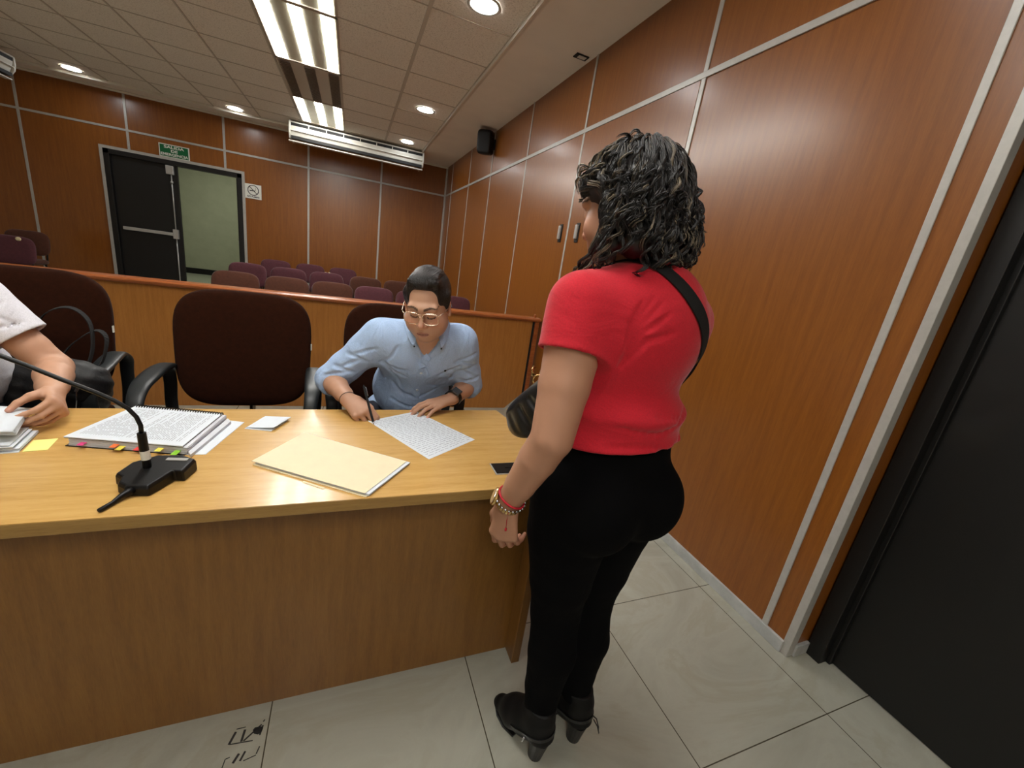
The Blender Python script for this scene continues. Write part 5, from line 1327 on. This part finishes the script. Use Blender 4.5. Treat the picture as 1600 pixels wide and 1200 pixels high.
    for sh, el, wr, cf in ((J['shR'], elR, wrR, 0.20), (J['shL'], elL, wrL, 0.14)):
        ax = unit(wr-el); cut = lp(el, wr, cf)
        T.chain([el, lp(el, wr, 0.5)], [0.055, 0.054], k=0.03)
        T._add(lambda P, cut=cut, ax=ax: np.maximum(-((P-cut)@ax), np.linalg.norm((P-cut)-((P-cut)@ax)[:, None]*ax, axis=1)-0.075), cut+ax*0.07, 0.13, 's', 0.003)
        T.cone(cut-ax*0.012, cut+ax*0.06, 0.0455, 0.045, k=0.002, op='s')
        # rolled cuff and bunched folds
        u1 = unit(np.cross(ax, V3(0, 0, 1))); u2 = np.cross(ax, u1)
        for dd, rr in ((-0.006, 0.051), (-0.034, 0.050)):
            c0 = cut+ax*dd; pts = [c0+(u1*math.cos(a)+u2*math.sin(a))*rr for a in [2*PI*i/14 for i in range(15)]]
            T.chain(pts, [0.0062]*15, k=0.006)
        T.chain([sh, lp(sh, el, 0.3), lp(sh, el, 0.7), el+V3(0, 0, 0.004)], [0.064, 0.066, 0.060, 0.055], k=0.02, kk=0.02)
    seated_body(T, 0, J, 0.010)
    # open collar: V at the throat
    Rc = J['Rc']; nbv = J['nb']
    T.plane(nbv+V3(0, 0.0, 0.040), unit(V3(-0.05, -0.35, 1)), k=0.006)
    vdir = unit(V3(-0.06, -0.42, -1))
    vt = nbv+V3(-0.012, -0.050, 0.035); vb = T.snap((nbv+V3(-0.022, -0.16, -0.135))[None], 0.002)[0]; vm = T.snap((lp(vt, vb, 0.5)+V3(0, -0.03, 0))[None], 0.004)[0]
    T.chain([vt, vm, vb], [0.060, 0.042, 0.014], k=0.004, op='s')
    # folds
    ch = J['chest']; cp = lambda x, y, z: ch+Rc@V3(x, y, z)
    arR, arL = cp(-0.150, 0.10, 0.02), cp(0.150, 0.10, 0.03)
    Ls = [[arR, cp(-0.10, 0.14, 0.00), cp(-0.05, 0.14, 0.00)], [arR, cp(-0.10, 0.14, -0.03), cp(-0.05, 0.14, -0.05)], [arR, cp(-0.11, 0.13, -0.06), cp(-0.08, 0.13, -0.11)],
          [arR, cp(-0.12, 0.13, 0.06), cp(-0.10, 0.13, 0.11)], [arL, cp(0.11, 0.14, 0.01), cp(0.07, 0.14, -0.02)], [arL, cp(0.12, 0.13, -0.05), cp(0.10, 0.13, -0.10)],
          [cp(-0.10, 0.14, -0.13), cp(0.0, 0.15, -0.15), cp(0.08, 0.14, -0.13)], [cp(-0.13, 0.13, -0.17), cp(-0.04, 0.15, -0.20), cp(0.05, 0.15, -0.19)], [cp(-0.13, 0.12, -0.10), cp(-0.06, 0.14, -0.15)],
          [cp(0.04, 0.15, -0.09), cp(0.12, 0.13, -0.14)], [cp(-0.02, 0.14, 0.07), cp(0.03, 0.15, -0.02)]]
    for sh, el in ((J['shR'], elR), (J['shL'], elL)):
        for f, w_ in ((0.35, 0.05), (0.5, -0.04), (0.62, 0.05), (0.75, -0.05), (0.88, 0.04)):
            p = lp(sh, el, f)+V3(0, -0.07, 0.02); Ls.append([p+V3(-0.05, 0, -w_*0.4), p+V3(0, -0.01, 0), p+V3(0.05, 0, w_*0.4)])
    grooves(T, Ls, r=0.0042, k=0.016, sink=0.0)
    apply_grooves(T, 's')
    T.plane(V3(0, 0, 0.55), -V3(0, 0, 1))
    sdf_obj('shirt', T, 0.0036, 'blue_cotton', t, None, O)
    J['T'] = T
    # collar: two flaps falling from a band around the neck
    m = MB(); n = 28; nc = nbv+V3(-0.004, -0.010, 0.0); rows = []
    for i in range(n+1):
        f = i/n; a = math.radians(-62)+f*math.radians(304)       # starts front-right of his neck, goes round the back
        # direction from neck axis; angle 0 = front (-y)
        ang = a-math.radians(90)
        dirv = V3(-math.sin(0), 0, 0)
        phi = math.radians(28)+f*math.radians(304)
        dv = J['Rb']@V3(math.sin(phi), math.cos(phi), 0)
        frontness = max(0, math.cos(phi)); z = 0.052-0.050*frontness
        inn = nc+dv*(0.062)+V3(0, 0, z-0.012); topp = nc+dv*0.068+V3(0, 0, z+0.010)
        tip = max(0, 1-min(f, 1-f)/0.13)
        out = nc+dv*(0.092+0.014*tip)+V3(0, 0, z-0.030-0.036*tip)+J['Rb']@V3(0, 0.030*tip, 0)
        rows.append([inn, topp, lp(topp, out, 0.5)+V3(0, 0, 0.004), out])
    vs = [tuple(p-O) for r in rows for p in r]; fs = [(i*4+j, i*4+j+1, (i+1)*4+j+1, (i+1)*4+j) for i in range(n) for j in range(3)]
    co = m.add(vs, fs).build('collar', 'blue_cotton', t, smooth=True)
    md = co.modifiers.new('thick', 'SOLIDIFY'); md.thickness = 0.003; md.offset = 0
    md = co.modifiers.new('sub', 'SUBSURF'); md.levels = 1; md.render_levels = 2
    # placket with buttons
    pk = [vb+V3(0.002, -0.02, -0.0), cp(-0.006, 0.13, -0.06), cp(-0.006, 0.14, -0.12), cp(-0.006, 0.14, -0.19)]
    o, Q, N = ribbon(T, pk, 0.030, 0.0010, 0.0020, 'placket', 'blue_cotton', t, sub=8); o.data.transform(Matrix.Translation(tuple(-O)))
    for i, q in enumerate((5, 15)):
        p = Q[q]+N[q]*0.003; u1 = unit(np.cross(N[q], V3(0, 0, 1))); u2 = np.cross(N[q], u1)
        MB().lathe([(0, -0.001), (0.0055, -0.001), (0.006, 0.0006), (0.0045, 0.0012), (0, 0.0008)], c=tuple(p-O), M=Matrix([tuple(r) for r in np.stack([u1, u2, N[q]], 1)]), seg=16).build('button', 'button', o, smooth=True)
    lg = T.snap(np.array([cp(0.095, 0.13, 0.015)]), 0.001)[0]; g_ = T.grad(lg[None])[0]; u1 = unit(np.cross(g_, V3(0, 0, 1))); u2 = np.cross(g_, u1)
    MB().box(tuple(lg-O), (0.008, 0.008, 0.0015), Matrix([tuple(r) for r in np.stack([u1, u2, g_], 1)])).build('chest_emblem', 'navy_cloth', t)
    for sx in (-1, 1):
        i = 0 if sx < 0 else -1
        p = rows[0][3] if sx < 0 else rows[n][3]
        MB().pad(0.006, 0.006, 0.004, c=tuple(np.asarray(p)-O+V3(0, -0.004, 0.008)), n=10, m=6).build('collar_button', 'navy_cloth', t, smooth=True)
    # trousers
    Pn = Sdf(); Pn.ell(J['pel']+V3(0, 0, -0.01), (0.182, 0.142, 0.105), J['Rb'], k=0.04)
    for sg in (1, -1):
        hp, kn, an = J['leg%d' % sg]; Pn.chain([hp, lp(hp, kn, 0.5), kn], [0.102, 0.090, 0.068], k=0.03); Pn.chain([kn, lp(kn, an, 0.4)+V3(0, 0.012, 0), an+V3(0, 0, -0.01)], [0.067, 0.064, 0.055], k=0.02)
    Pn.plane(V3(0, 0, 0.09), -V3(0, 0, 1)); Pn.plane(V3(0, 0, 0.66), V3(0, 0, 1))
    sdf_obj('trousers', Pn, 0.006, 'navy_cloth', t, None, O)
    for sg in (1, -1):
        an = J['leg%d' % sg][2]; b = Sdf(); b.cone(V3(an[0], an[1]+0.015, 0.045), V3(an[0], an[1]-0.15, 0.035), 0.042, 0.032, k=0.02); b.cone(V3(an[0], an[1]+0.01, 0.05), an, 0.044, 0.044, k=0.03); b.plane(V3(0, 0, 0.003), -V3(0, 0, 1))
        sdf_obj('shoe', b, 0.006, 'black_leather', t, None, O)
    # hair: short, brushed back from a high forehead
    H = Sdf(); Th = lambda x, y, z: hc+Rh@V3(x, y, z)
    H.ell(Th(0, -0.020, 0.046), (0.0815, 0.100, 0.091), Rh, k=0.02)
    H.cone(Th(-0.036, 0.042, 0.103), Th(0.034, 0.042, 0.106), 0.019, 0.021, k=0.03)
    H.ell(Th(0, -0.060, -0.005), (0.070, 0.050, 0.075), Rh, k=0.02)
    for sx in (-1, 1): H.cone(Th(0.071*sx, 0.010, 0.05), Th(0.0755*sx, 0.006, 0.004), 0.014, 0.0055, k=0.02)
    H.box(Th(0, 0.125, 0.010), (0.064, 0.078, 0.082), Rh, rnd=0.034, k=0.006, op='s')
    for sx in (-1, 1): H.ell(Th(0.10*sx, 0.05, -0.005), (0.045, 0.034, 0.045), Rh, k=0.006, op='s'); H.ell(Th(0.088*sx, -0.006, -0.006), (0.016, 0.022, 0.034), Rh, k=0.006, op='s')
    H.ell(Th(0.040, 0.078, 0.092), (0.018, 0.024, 0.016), Rh, k=0.01, op='s'); H.ell(Th(-0.042, 0.078, 0.090), (0.018, 0.024, 0.016), Rh, k=0.01, op='s')
    ho = sdf_obj('hair', H, 0.003, 'man_hair', t, None, O)
    rg = np.random.default_rng(2); hm = MB(); cnt = 0
    # combed strands
    allv = []; N_ = 420; st = 9
    u = rg.uniform(-0.062, 0.062, N_); y0 = rg.uniform(-0.02, 0.066, N_)
    P = np.stack([Th(a, b, 0.14) for a, b in zip(u, y0)]); P = H.snap(P, 0.001); path = [P]
    lean = rg.uniform(-0.5, -0.1, N_)
    for k in range(st-1):
        P = P+(-Rh[:, 1]*1.0+Rh[:, 0]*(0.25*np.sign(0.3)))*0.0085+rg.normal(size=(N_, 3))*0.0006; P = H.snap(P, 0.0016, 3); path.append(P)
    path = np.stack(path, 1); N = N_
    tan = np.gradient(path, axis=1); tan /= np.linalg.norm(tan, axis=2, keepdims=True); a1 = np.cross(tan, Rh[:, 2]); a1 /= np.linalg.norm(a1, axis=2, keepdims=True); a2 = np.cross(tan, a1)
    tp = np.sin(np.linspace(0.35, PI-0.1, st))
    ring = np.stack([path+(a1*x*1.5+a2*y)*(0.0011*tp)[None, :, None] for x, y in ((1, 0), (0, 1), (-1, 0), (0, -1))], 2); idx = np.arange(N*st*4).reshape(N, st, 4)
    qd = np.stack([idx[:, :-1], np.roll(idx, -1, 2)[:, :-1], np.roll(idx, -1, 2)[:, 1:], idx[:, 1:]], -1).reshape(-1, 4)
    c_ = np.repeat(rg.uniform(0.5, 2.2, N)[:, None]*np.array(srgb(30, 25, 24)[:3]), st*4, 0)
    q = np_mesh('combed_strands', ring.reshape(-1, 3), qd, 'hair_strands', ho, c_, O); q['kind'] = 'stuff'
    # glasses
    g = MB(); wire = 0.0015
    def rim(sx):
        cx = 0.0335*sx; pts = []
        for i in range(32):
            a = 2*PI*i/32; ex = math.copysign(abs(math.cos(a))**0.55, math.cos(a)); ez = math.copysign(abs(math.sin(a))**0.6, math.sin(a))
            x = cx+0.0275*ex; z = -0.004+0.0215*ez; y = 0.103-1.6*(x*x)
            pts.append(Th(x, y, z))
        return pts
    rims = {}
    for sx in (-1, 1): rims[sx] = rim(sx)
    g.tube([tuple(p-O) for p in rims[1]], wire, 8, closed=True).tube([tuple(p-O) for p in rims[-1]], wire, 8, closed=True)
    g.tube([tuple(Th(-0.007, 0.104, 0.013)-O), tuple(Th(0, 0.106, 0.0145)-O), tuple(Th(0.007, 0.104, 0.013)-O)], 0.0013, 8)
    g.tube([tuple(Th(-0.008, 0.103, 0.003)-O), tuple(Th(0, 0.107, 0.006)-O), tuple(Th(0.008, 0.103, 0.003)-O)], 0.0011, 8)
    for sx in (-1, 1): g.tube([tuple(Th(0.061*sx, 0.097, 0.010)-O), tuple(Th(0.072*sx, 0.078, 0.012)-O), tuple(Th(0.083*sx, 0.02, 0.010)-O), tuple(Th(0.085*sx, -0.008, 0.012)-O), tuple(Th(0.083*sx, -0.025, -0.008)-O)], 0.0012, 8)
    gl = g.build('glasses', 'glasses_metal', t, smooth=True)
    for sx in (-1, 1):
        m = MB(); c0 = np.mean(rims[sx], 0); m.add([tuple(p-O) for p in rims[sx]]+[tuple(c0-O+Rh[:, 1]*0.0006)], [(i, (i+1) % 32, 32) for i in range(32)])
        le = m.build('lens', 'lens', gl, smooth=True); md = le.modifiers.new('t', 'SOLIDIFY'); md.thickness = 0.001
    # smart watch on the left wrist
    ax = unit(wrL-elL); wc = wrL-ax*0.012; u1 = unit(np.cross(ax, V3(0, 0, 1))); u2 = -np.cross(ax, u1)
    ring_ = [wc+u1*0.0335*math.cos(a)+u2*0.031*math.sin(a) for a in [2*PI*i/28 for i in range(28)]]
    m = MB(); vs = []; k = 4
    for i, p in enumerate(ring_):
        rd = unit(p-wc); vs += [tuple(p-ax*0.011-O), tuple(p+ax*0.011-O), tuple(p+ax*0.011+rd*0.0026-O), tuple(p-ax*0.011+rd*0.0026-O)]
    m.add(vs, [(i*k+q, i*k+(q+1) % k, ((i+1) % 28)*k+(q+1) % k, ((i+1) % 28)*k+q) for i in range(28) for q in range(k)])
    wb = m.build('watch_band', 'black_plastic', t, smooth=False)
    up = unit(u2*0.9-u1*0.42); up = up if up[2] > 0 else -up; M3 = np.stack([np.cross(ax, up), ax, up], 1)
    wcase = MB().box(tuple(wc+up*0.0375-O), (0.036, 0.040, 0.0095), Matrix([tuple(r) for r in M3])).build('watch_case', 'glass_cover', t, bevel=0.003, seg=3)
    # cord bracelet on the writing wrist
    ax = unit(wrR-elR); wc = wrR-ax*0.002; u1 = unit(np.cross(ax, V3(0, 0, 1))); u2 = np.cross(ax, u1)
    MB().tube([tuple(wc+u1*0.0305*math.cos(a)+u2*0.0285*math.sin(a)-O) for a in [2*PI*i/28 for i in range(28)]], 0.0011, 6, closed=True).build('cord_bracelet', 'lash', t, smooth=True)
    # pen, held between thumb and index
    ti = np.asarray(tipsR[0]); th = np.asarray(thR[2]); grip = (ti+th)/2
    return ti, th, dR, nR
ti, th, dR, nR = build_writer()
nib = V3(0.090, 1.383, 0.7515); top_ = V3(0.052, 1.492, 0.868)
pv = unit(top_-nib)
t = thing('pen', 'slim black ballpoint pen in the writing hand', 'pen', tuple(nib))
MB().cyl(tuple(pv*0.012), tuple(pv*0.125), 0.0042, seg=16).build('barrel', 'black_plastic', t, smooth=False)
MB().cyl((0, 0, 0), tuple(pv*0.013), 0.0008, 0.0036, seg=14).build('tip', 'silver', t, smooth=True)
MB().cyl(tuple(pv*0.125), tuple(pv*0.152), 0.0044, 0.004, seg=16).cyl(tuple(pv*0.152), tuple(pv*0.158), 0.0022, seg=10).build('cap', 'black_plastic', t)
MB().tube([tuple(pv*0.150+V3(0.004, -0.003, 0)), tuple(pv*0.148+V3(0.0065, -0.004, 0)), tuple(pv*0.115+V3(0.006, -0.0035, 0))], 0.0012, 6).build('clip', 'silver', t, smooth=True)

# ---------------------------------------------------------------- person at the left edge
def build_left():
    O = V3(-1.24, 1.90, 0)
    t = thing('person', 'seated person in white T-shirt at the left edge, cropped, holding papers', 'person', tuple(O))
    F = unit((0.16, -0.98, 0)); J = {}; J['Rb'] = frame(F); J['Rc'] = frame(unit(F+V3(0, 0, -0.30)))
    J['pel'] = V3(-1.25, 1.93, 0.58); J['belly'] = V3(-1.235, 1.82, 0.76); J['chest'] = V3(-1.22, 1.74, 0.95); J['nb'] = V3(-1.22, 1.67, 1.10)
    J['shL'] = V3(-1.045, 1.70, 1.035); J['shR'] = V3(-1.40, 1.66, 1.03)
    elL = V3(-0.885, 1.70, 0.825); wrL = V3(-0.778, 1.462, 0.822); elR = V3(-1.50, 1.55, 0.82); wrR = V3(-1.30, 1.42, 0.80)
    hc = V3(-1.215, 1.60, 1.235); Rh = frame((0.25, -0.85, -0.45)); base = np.array(srgb(196, 150, 122)[:3])
    s = Sdf(); seated_body(s, 0, J, girth=0.95)
    for sh, el, wr in ((J['shR'], elR, wrR), (J['shL'], elL, wrL)):
        s.chain([sh, lp(sh, el, 0.3), lp(sh, el, 0.7), el], [0.052, 0.052, 0.045, 0.043], k=0.02)
        s.chain([el, lp(el, wr, 0.35), lp(el, wr, 0.75), wr], [0.043, 0.044, 0.035, 0.028], k=0.012)
    for sg in (1, -1):
        hp = J['pel']+J['Rb'][:, 0]*0.09*sg+V3(0, 0, -0.02); kn = hp+V3(0.03, -0.42, 0.0)+J['Rb'][:, 0]*0.03*sg; an = V3(kn[0], kn[1]+0.03, 0.10)
        s.chain([hp, lp(hp, kn, 0.5), kn], [0.095, 0.082, 0.060], k=0.03); s.chain([kn, lp(kn, an, 0.35)+V3(0, 0.015, 0), an], [0.058, 0.055, 0.038], k=0.02)
        s.cone(an+V3(0, 0.01, -0.05), an+V3(0, -0.15, -0.065), 0.036, 0.024, k=0.02); J['leg%d' % sg] = (hp, kn, an)
    s.chain([J['nb']+V3(0, 0.015, -0.03), hc+Rh@V3(0, -0.018, -0.06)], [0.058, 0.054], k=0.04)
    head_prims(s, hc, Rh)
    d = unit(V3(-0.715, 1.372, 0.804)-wrL); nL = unit(V3(0.82, 0.42, 0.40))
    tips, th_ = hand_prims(s, wrL+d*0.006, d, nL, V3(-0.2, 0.0, 1.0), [(62, 30, 10), (66, 30, 10), (70, 32, 12), (72, 34, 14)], [(0.55, 0.42, -0.62), (0.42, 0.10, -0.86), (0.50, -0.12, -0.85)], sc=0.92, fan=(2, 0, -1, -3))
    dr = unit(V3(0.5, -0.8, -0.1)); hand_prims(s, wrR+dr*0.006, dr, unit(V3(-0.3, -0.2, 1)), V3(0.8, 0.5, 0), [(20, 30, 20)]*4, [(0.8, 0.5, -0.2), (1, 0.1, -0.2), (1, 0, -0.2)], sc=0.95)
    def col(P):
        c = head_color(P, hc, Rh, base, 0.2)
        m = np.clip(1-np.linalg.norm(P-(np.asarray(th_[2])), axis=1)/0.012, 0, 1)[:, None]*0.8
        return c*(1-m)+np.array(srgb(226, 158, 150)[:3])*m
    sdf_obj('body', s, 0.0034, 'skin', t, col, O)
    T = Sdf()
    for sh, el in ((J['shR'], elR), (J['shL'], elL)):
        ax = unit(el-sh); cut = lp(sh, el, 0.56)
        T.chain([sh, lp(sh, el, 0.3), lp(sh, el, 0.75)], [0.064, 0.072, 0.076], k=0.02)
        T._add(lambda P, cut=cut, ax=ax: -((P-cut)@ax), cut+ax*0.08, 0.12, 's', 0.003)
        T.cone(cut-ax*0.012, cut+ax*0.05, 0.064, 0.064, k=0.002, op='s')
    seated_body(T, 0, J, 0.011, 0.98)
    Ls = []
    for f, w_ in ((0.15, 0.05), (0.28, -0.04), (0.40, 0.05)):
        p = lp(J['shL'], elL, f)+V3(0.04, -0.07, 0.02); Ls.append([p+V3(-0.06, 0, -w_*0.6), p, p+V3(0.05, 0.02, w_*0.6)])
    grooves(T, Ls, r=0.005, k=0.018); apply_grooves(T)
    T.plane(J['nb']+V3(0, -0.02, 0.022), unit(V3(0.05, -0.35, 1)), k=0.006); T.plane(V3(0, 0, 0.55), -V3(0, 0, 1))
    sdf_obj('shirt', T, 0.0042, 'white_cotton', t, None, O)
    Pn = Sdf(); Pn.ell(J['pel']+V3(0, 0, -0.01), (0.18, 0.14, 0.10), J['Rb'], k=0.04)
    for sg in (1, -1):
        hp, kn, an = J['leg%d' % sg]; Pn.chain([hp, lp(hp, kn, 0.5), kn], [0.102, 0.090, 0.068], k=0.03); Pn.chain([kn, lp(kn, an, 0.4)+V3(0, 0.012, 0), an+V3(0, 0, -0.01)], [0.067, 0.064, 0.055], k=0.02)
    Pn.plane(V3(0, 0, 0.09), -V3(0, 0, 1)); Pn.plane(V3(0, 0, 0.66), V3(0, 0, 1)); sdf_obj('trousers', Pn, 0.007, 'navy_cloth', t, None, O)
    for sg in (1, -1):
        an = J['leg%d' % sg][2]; b = Sdf(); b.cone(V3(an[0], an[1]+0.015, 0.045), V3(an[0], an[1]-0.15, 0.035), 0.042, 0.032, k=0.02); b.cone(V3(an[0], an[1]+0.01, 0.05), an, 0.044, 0.044, k=0.03); b.plane(V3(0, 0, 0.003), -V3(0, 0, 1))
        sdf_obj('shoe', b, 0.007, 'black_leather', t, None, O)
    H = Sdf(); Th = lambda x, y, z: hc+Rh@V3(x, y, z)
    H.ell(Th(0, -0.022, 0.044), (0.082, 0.10, 0.092), Rh, k=0.02); H.ell(Th(0, -0.060, -0.005), (0.070, 0.050, 0.075), Rh, k=0.02)
    H.ell(Th(0, 0.120, 0.0), (0.070, 0.078, 0.085), Rh, k=0.006, op='s'); H.ell(Th(0, 0.06, -0.05), (0.12, 0.05, 0.06), Rh, k=0.006, op='s')
    sdf_obj('hair', H, 0.004, 'man_hair', t, None, O)
build_left()

# ---------------------------------------------------------------- black bag on the left chair
def build_chair_bag():
    O = V3(-1.00, 1.93, 0.53)
    t = thing('shoulder_bag', 'soft black bag with strap loops lying on the left armchair', 'bag', tuple(O))
    B = Sdf(); c = V3(-0.985, 1.90, 0.66); Rg = frame(unit(V3(0.25, -0.97, 0.1)))
    B.ell(c, (0.135, 0.085, 0.135), Rg, k=0.02); B.ell(c+V3(0.06, -0.03, 0.05), (0.10, 0.07, 0.075), Rg, k=0.05); B.ell(c+V3(-0.07, 0, 0.03), (0.08, 0.06, 0.10), Rg, k=0.05)
    B.func(lambda P: 0.004*np.sin(P@V3(70, 20, 60))*np.sin(P@V3(-30, 40, 75)))
    B.plane(V3(0, 0, 0.535), V3(0, 0, -1))
    sdf_obj('bag_body', B, 0.006, 'bag_nylon', t, None, O)
    lp1 = [V3(-1.09, 1.97, 0.72), V3(-1.10, 2.02, 0.84), V3(-1.07, 2.055, 0.925), V3(-1.00, 2.06, 0.955), V3(-0.945, 2.05, 0.91), V3(-0.925, 2.01, 0.82), V3(-0.925, 1.95, 0.74)]
    lp2 = [V3(-1.02, 1.95, 0.74), V3(-0.99, 2.02, 0.82), V3(-0.93, 2.05, 0.872), V3(-0.89, 2.03, 0.85), V3(-0.885, 1.98, 0.78), V3(-0.90, 1.93, 0.72)]
    for l in (lp1, lp2):
        Q = []
        for i in range(len(l)-1):
            p0, p1, p2, p3 = l[max(i-1, 0)], l[i], l[i+1], l[min(i+2, len(l)-1)]
            for q in range(5):
                u = q/5; Q.append(0.5*((2*p1)+(p2-p0)*u+(2*p0-5*p1+4*p2-p3)*u*u+(3*p1-p0-3*p2+p3)*u**3))
        MB().sweep([tuple(p-O) for p in Q], [(-0.0015, -0.010), (0.0015, -0.010), (0.0015, 0.010), (-0.0015, 0.010)], up=(0, 1, 0.2)).build('strap', 'black_strap', t)
    zs = [V3(-0.892, 1.79, 0.60), V3(-0.892, 1.785, 0.66), V3(-0.888, 1.79, 0.715)]; zs = [B.snap(p[None], 0.002)[0] for p in zs]
    zt = MB().tube([tuple(p-O) for p in zs], 0.0028, 6).build('zip', 'silver', t)
    MB().box(tuple(zs[2]-O+V3(0.004, -0.004, 0)), (0.010, 0.004, 0.026), Matrix.Rotation(0.5, 3, 'Y')).build('zip_pull', 'silver', zt, bevel=0.001)
plain('bag_nylon', srgb(16, 16, 18), 0.6, bmp=0.5, bscale=60, bdist=0.004)
build_chair_bag()
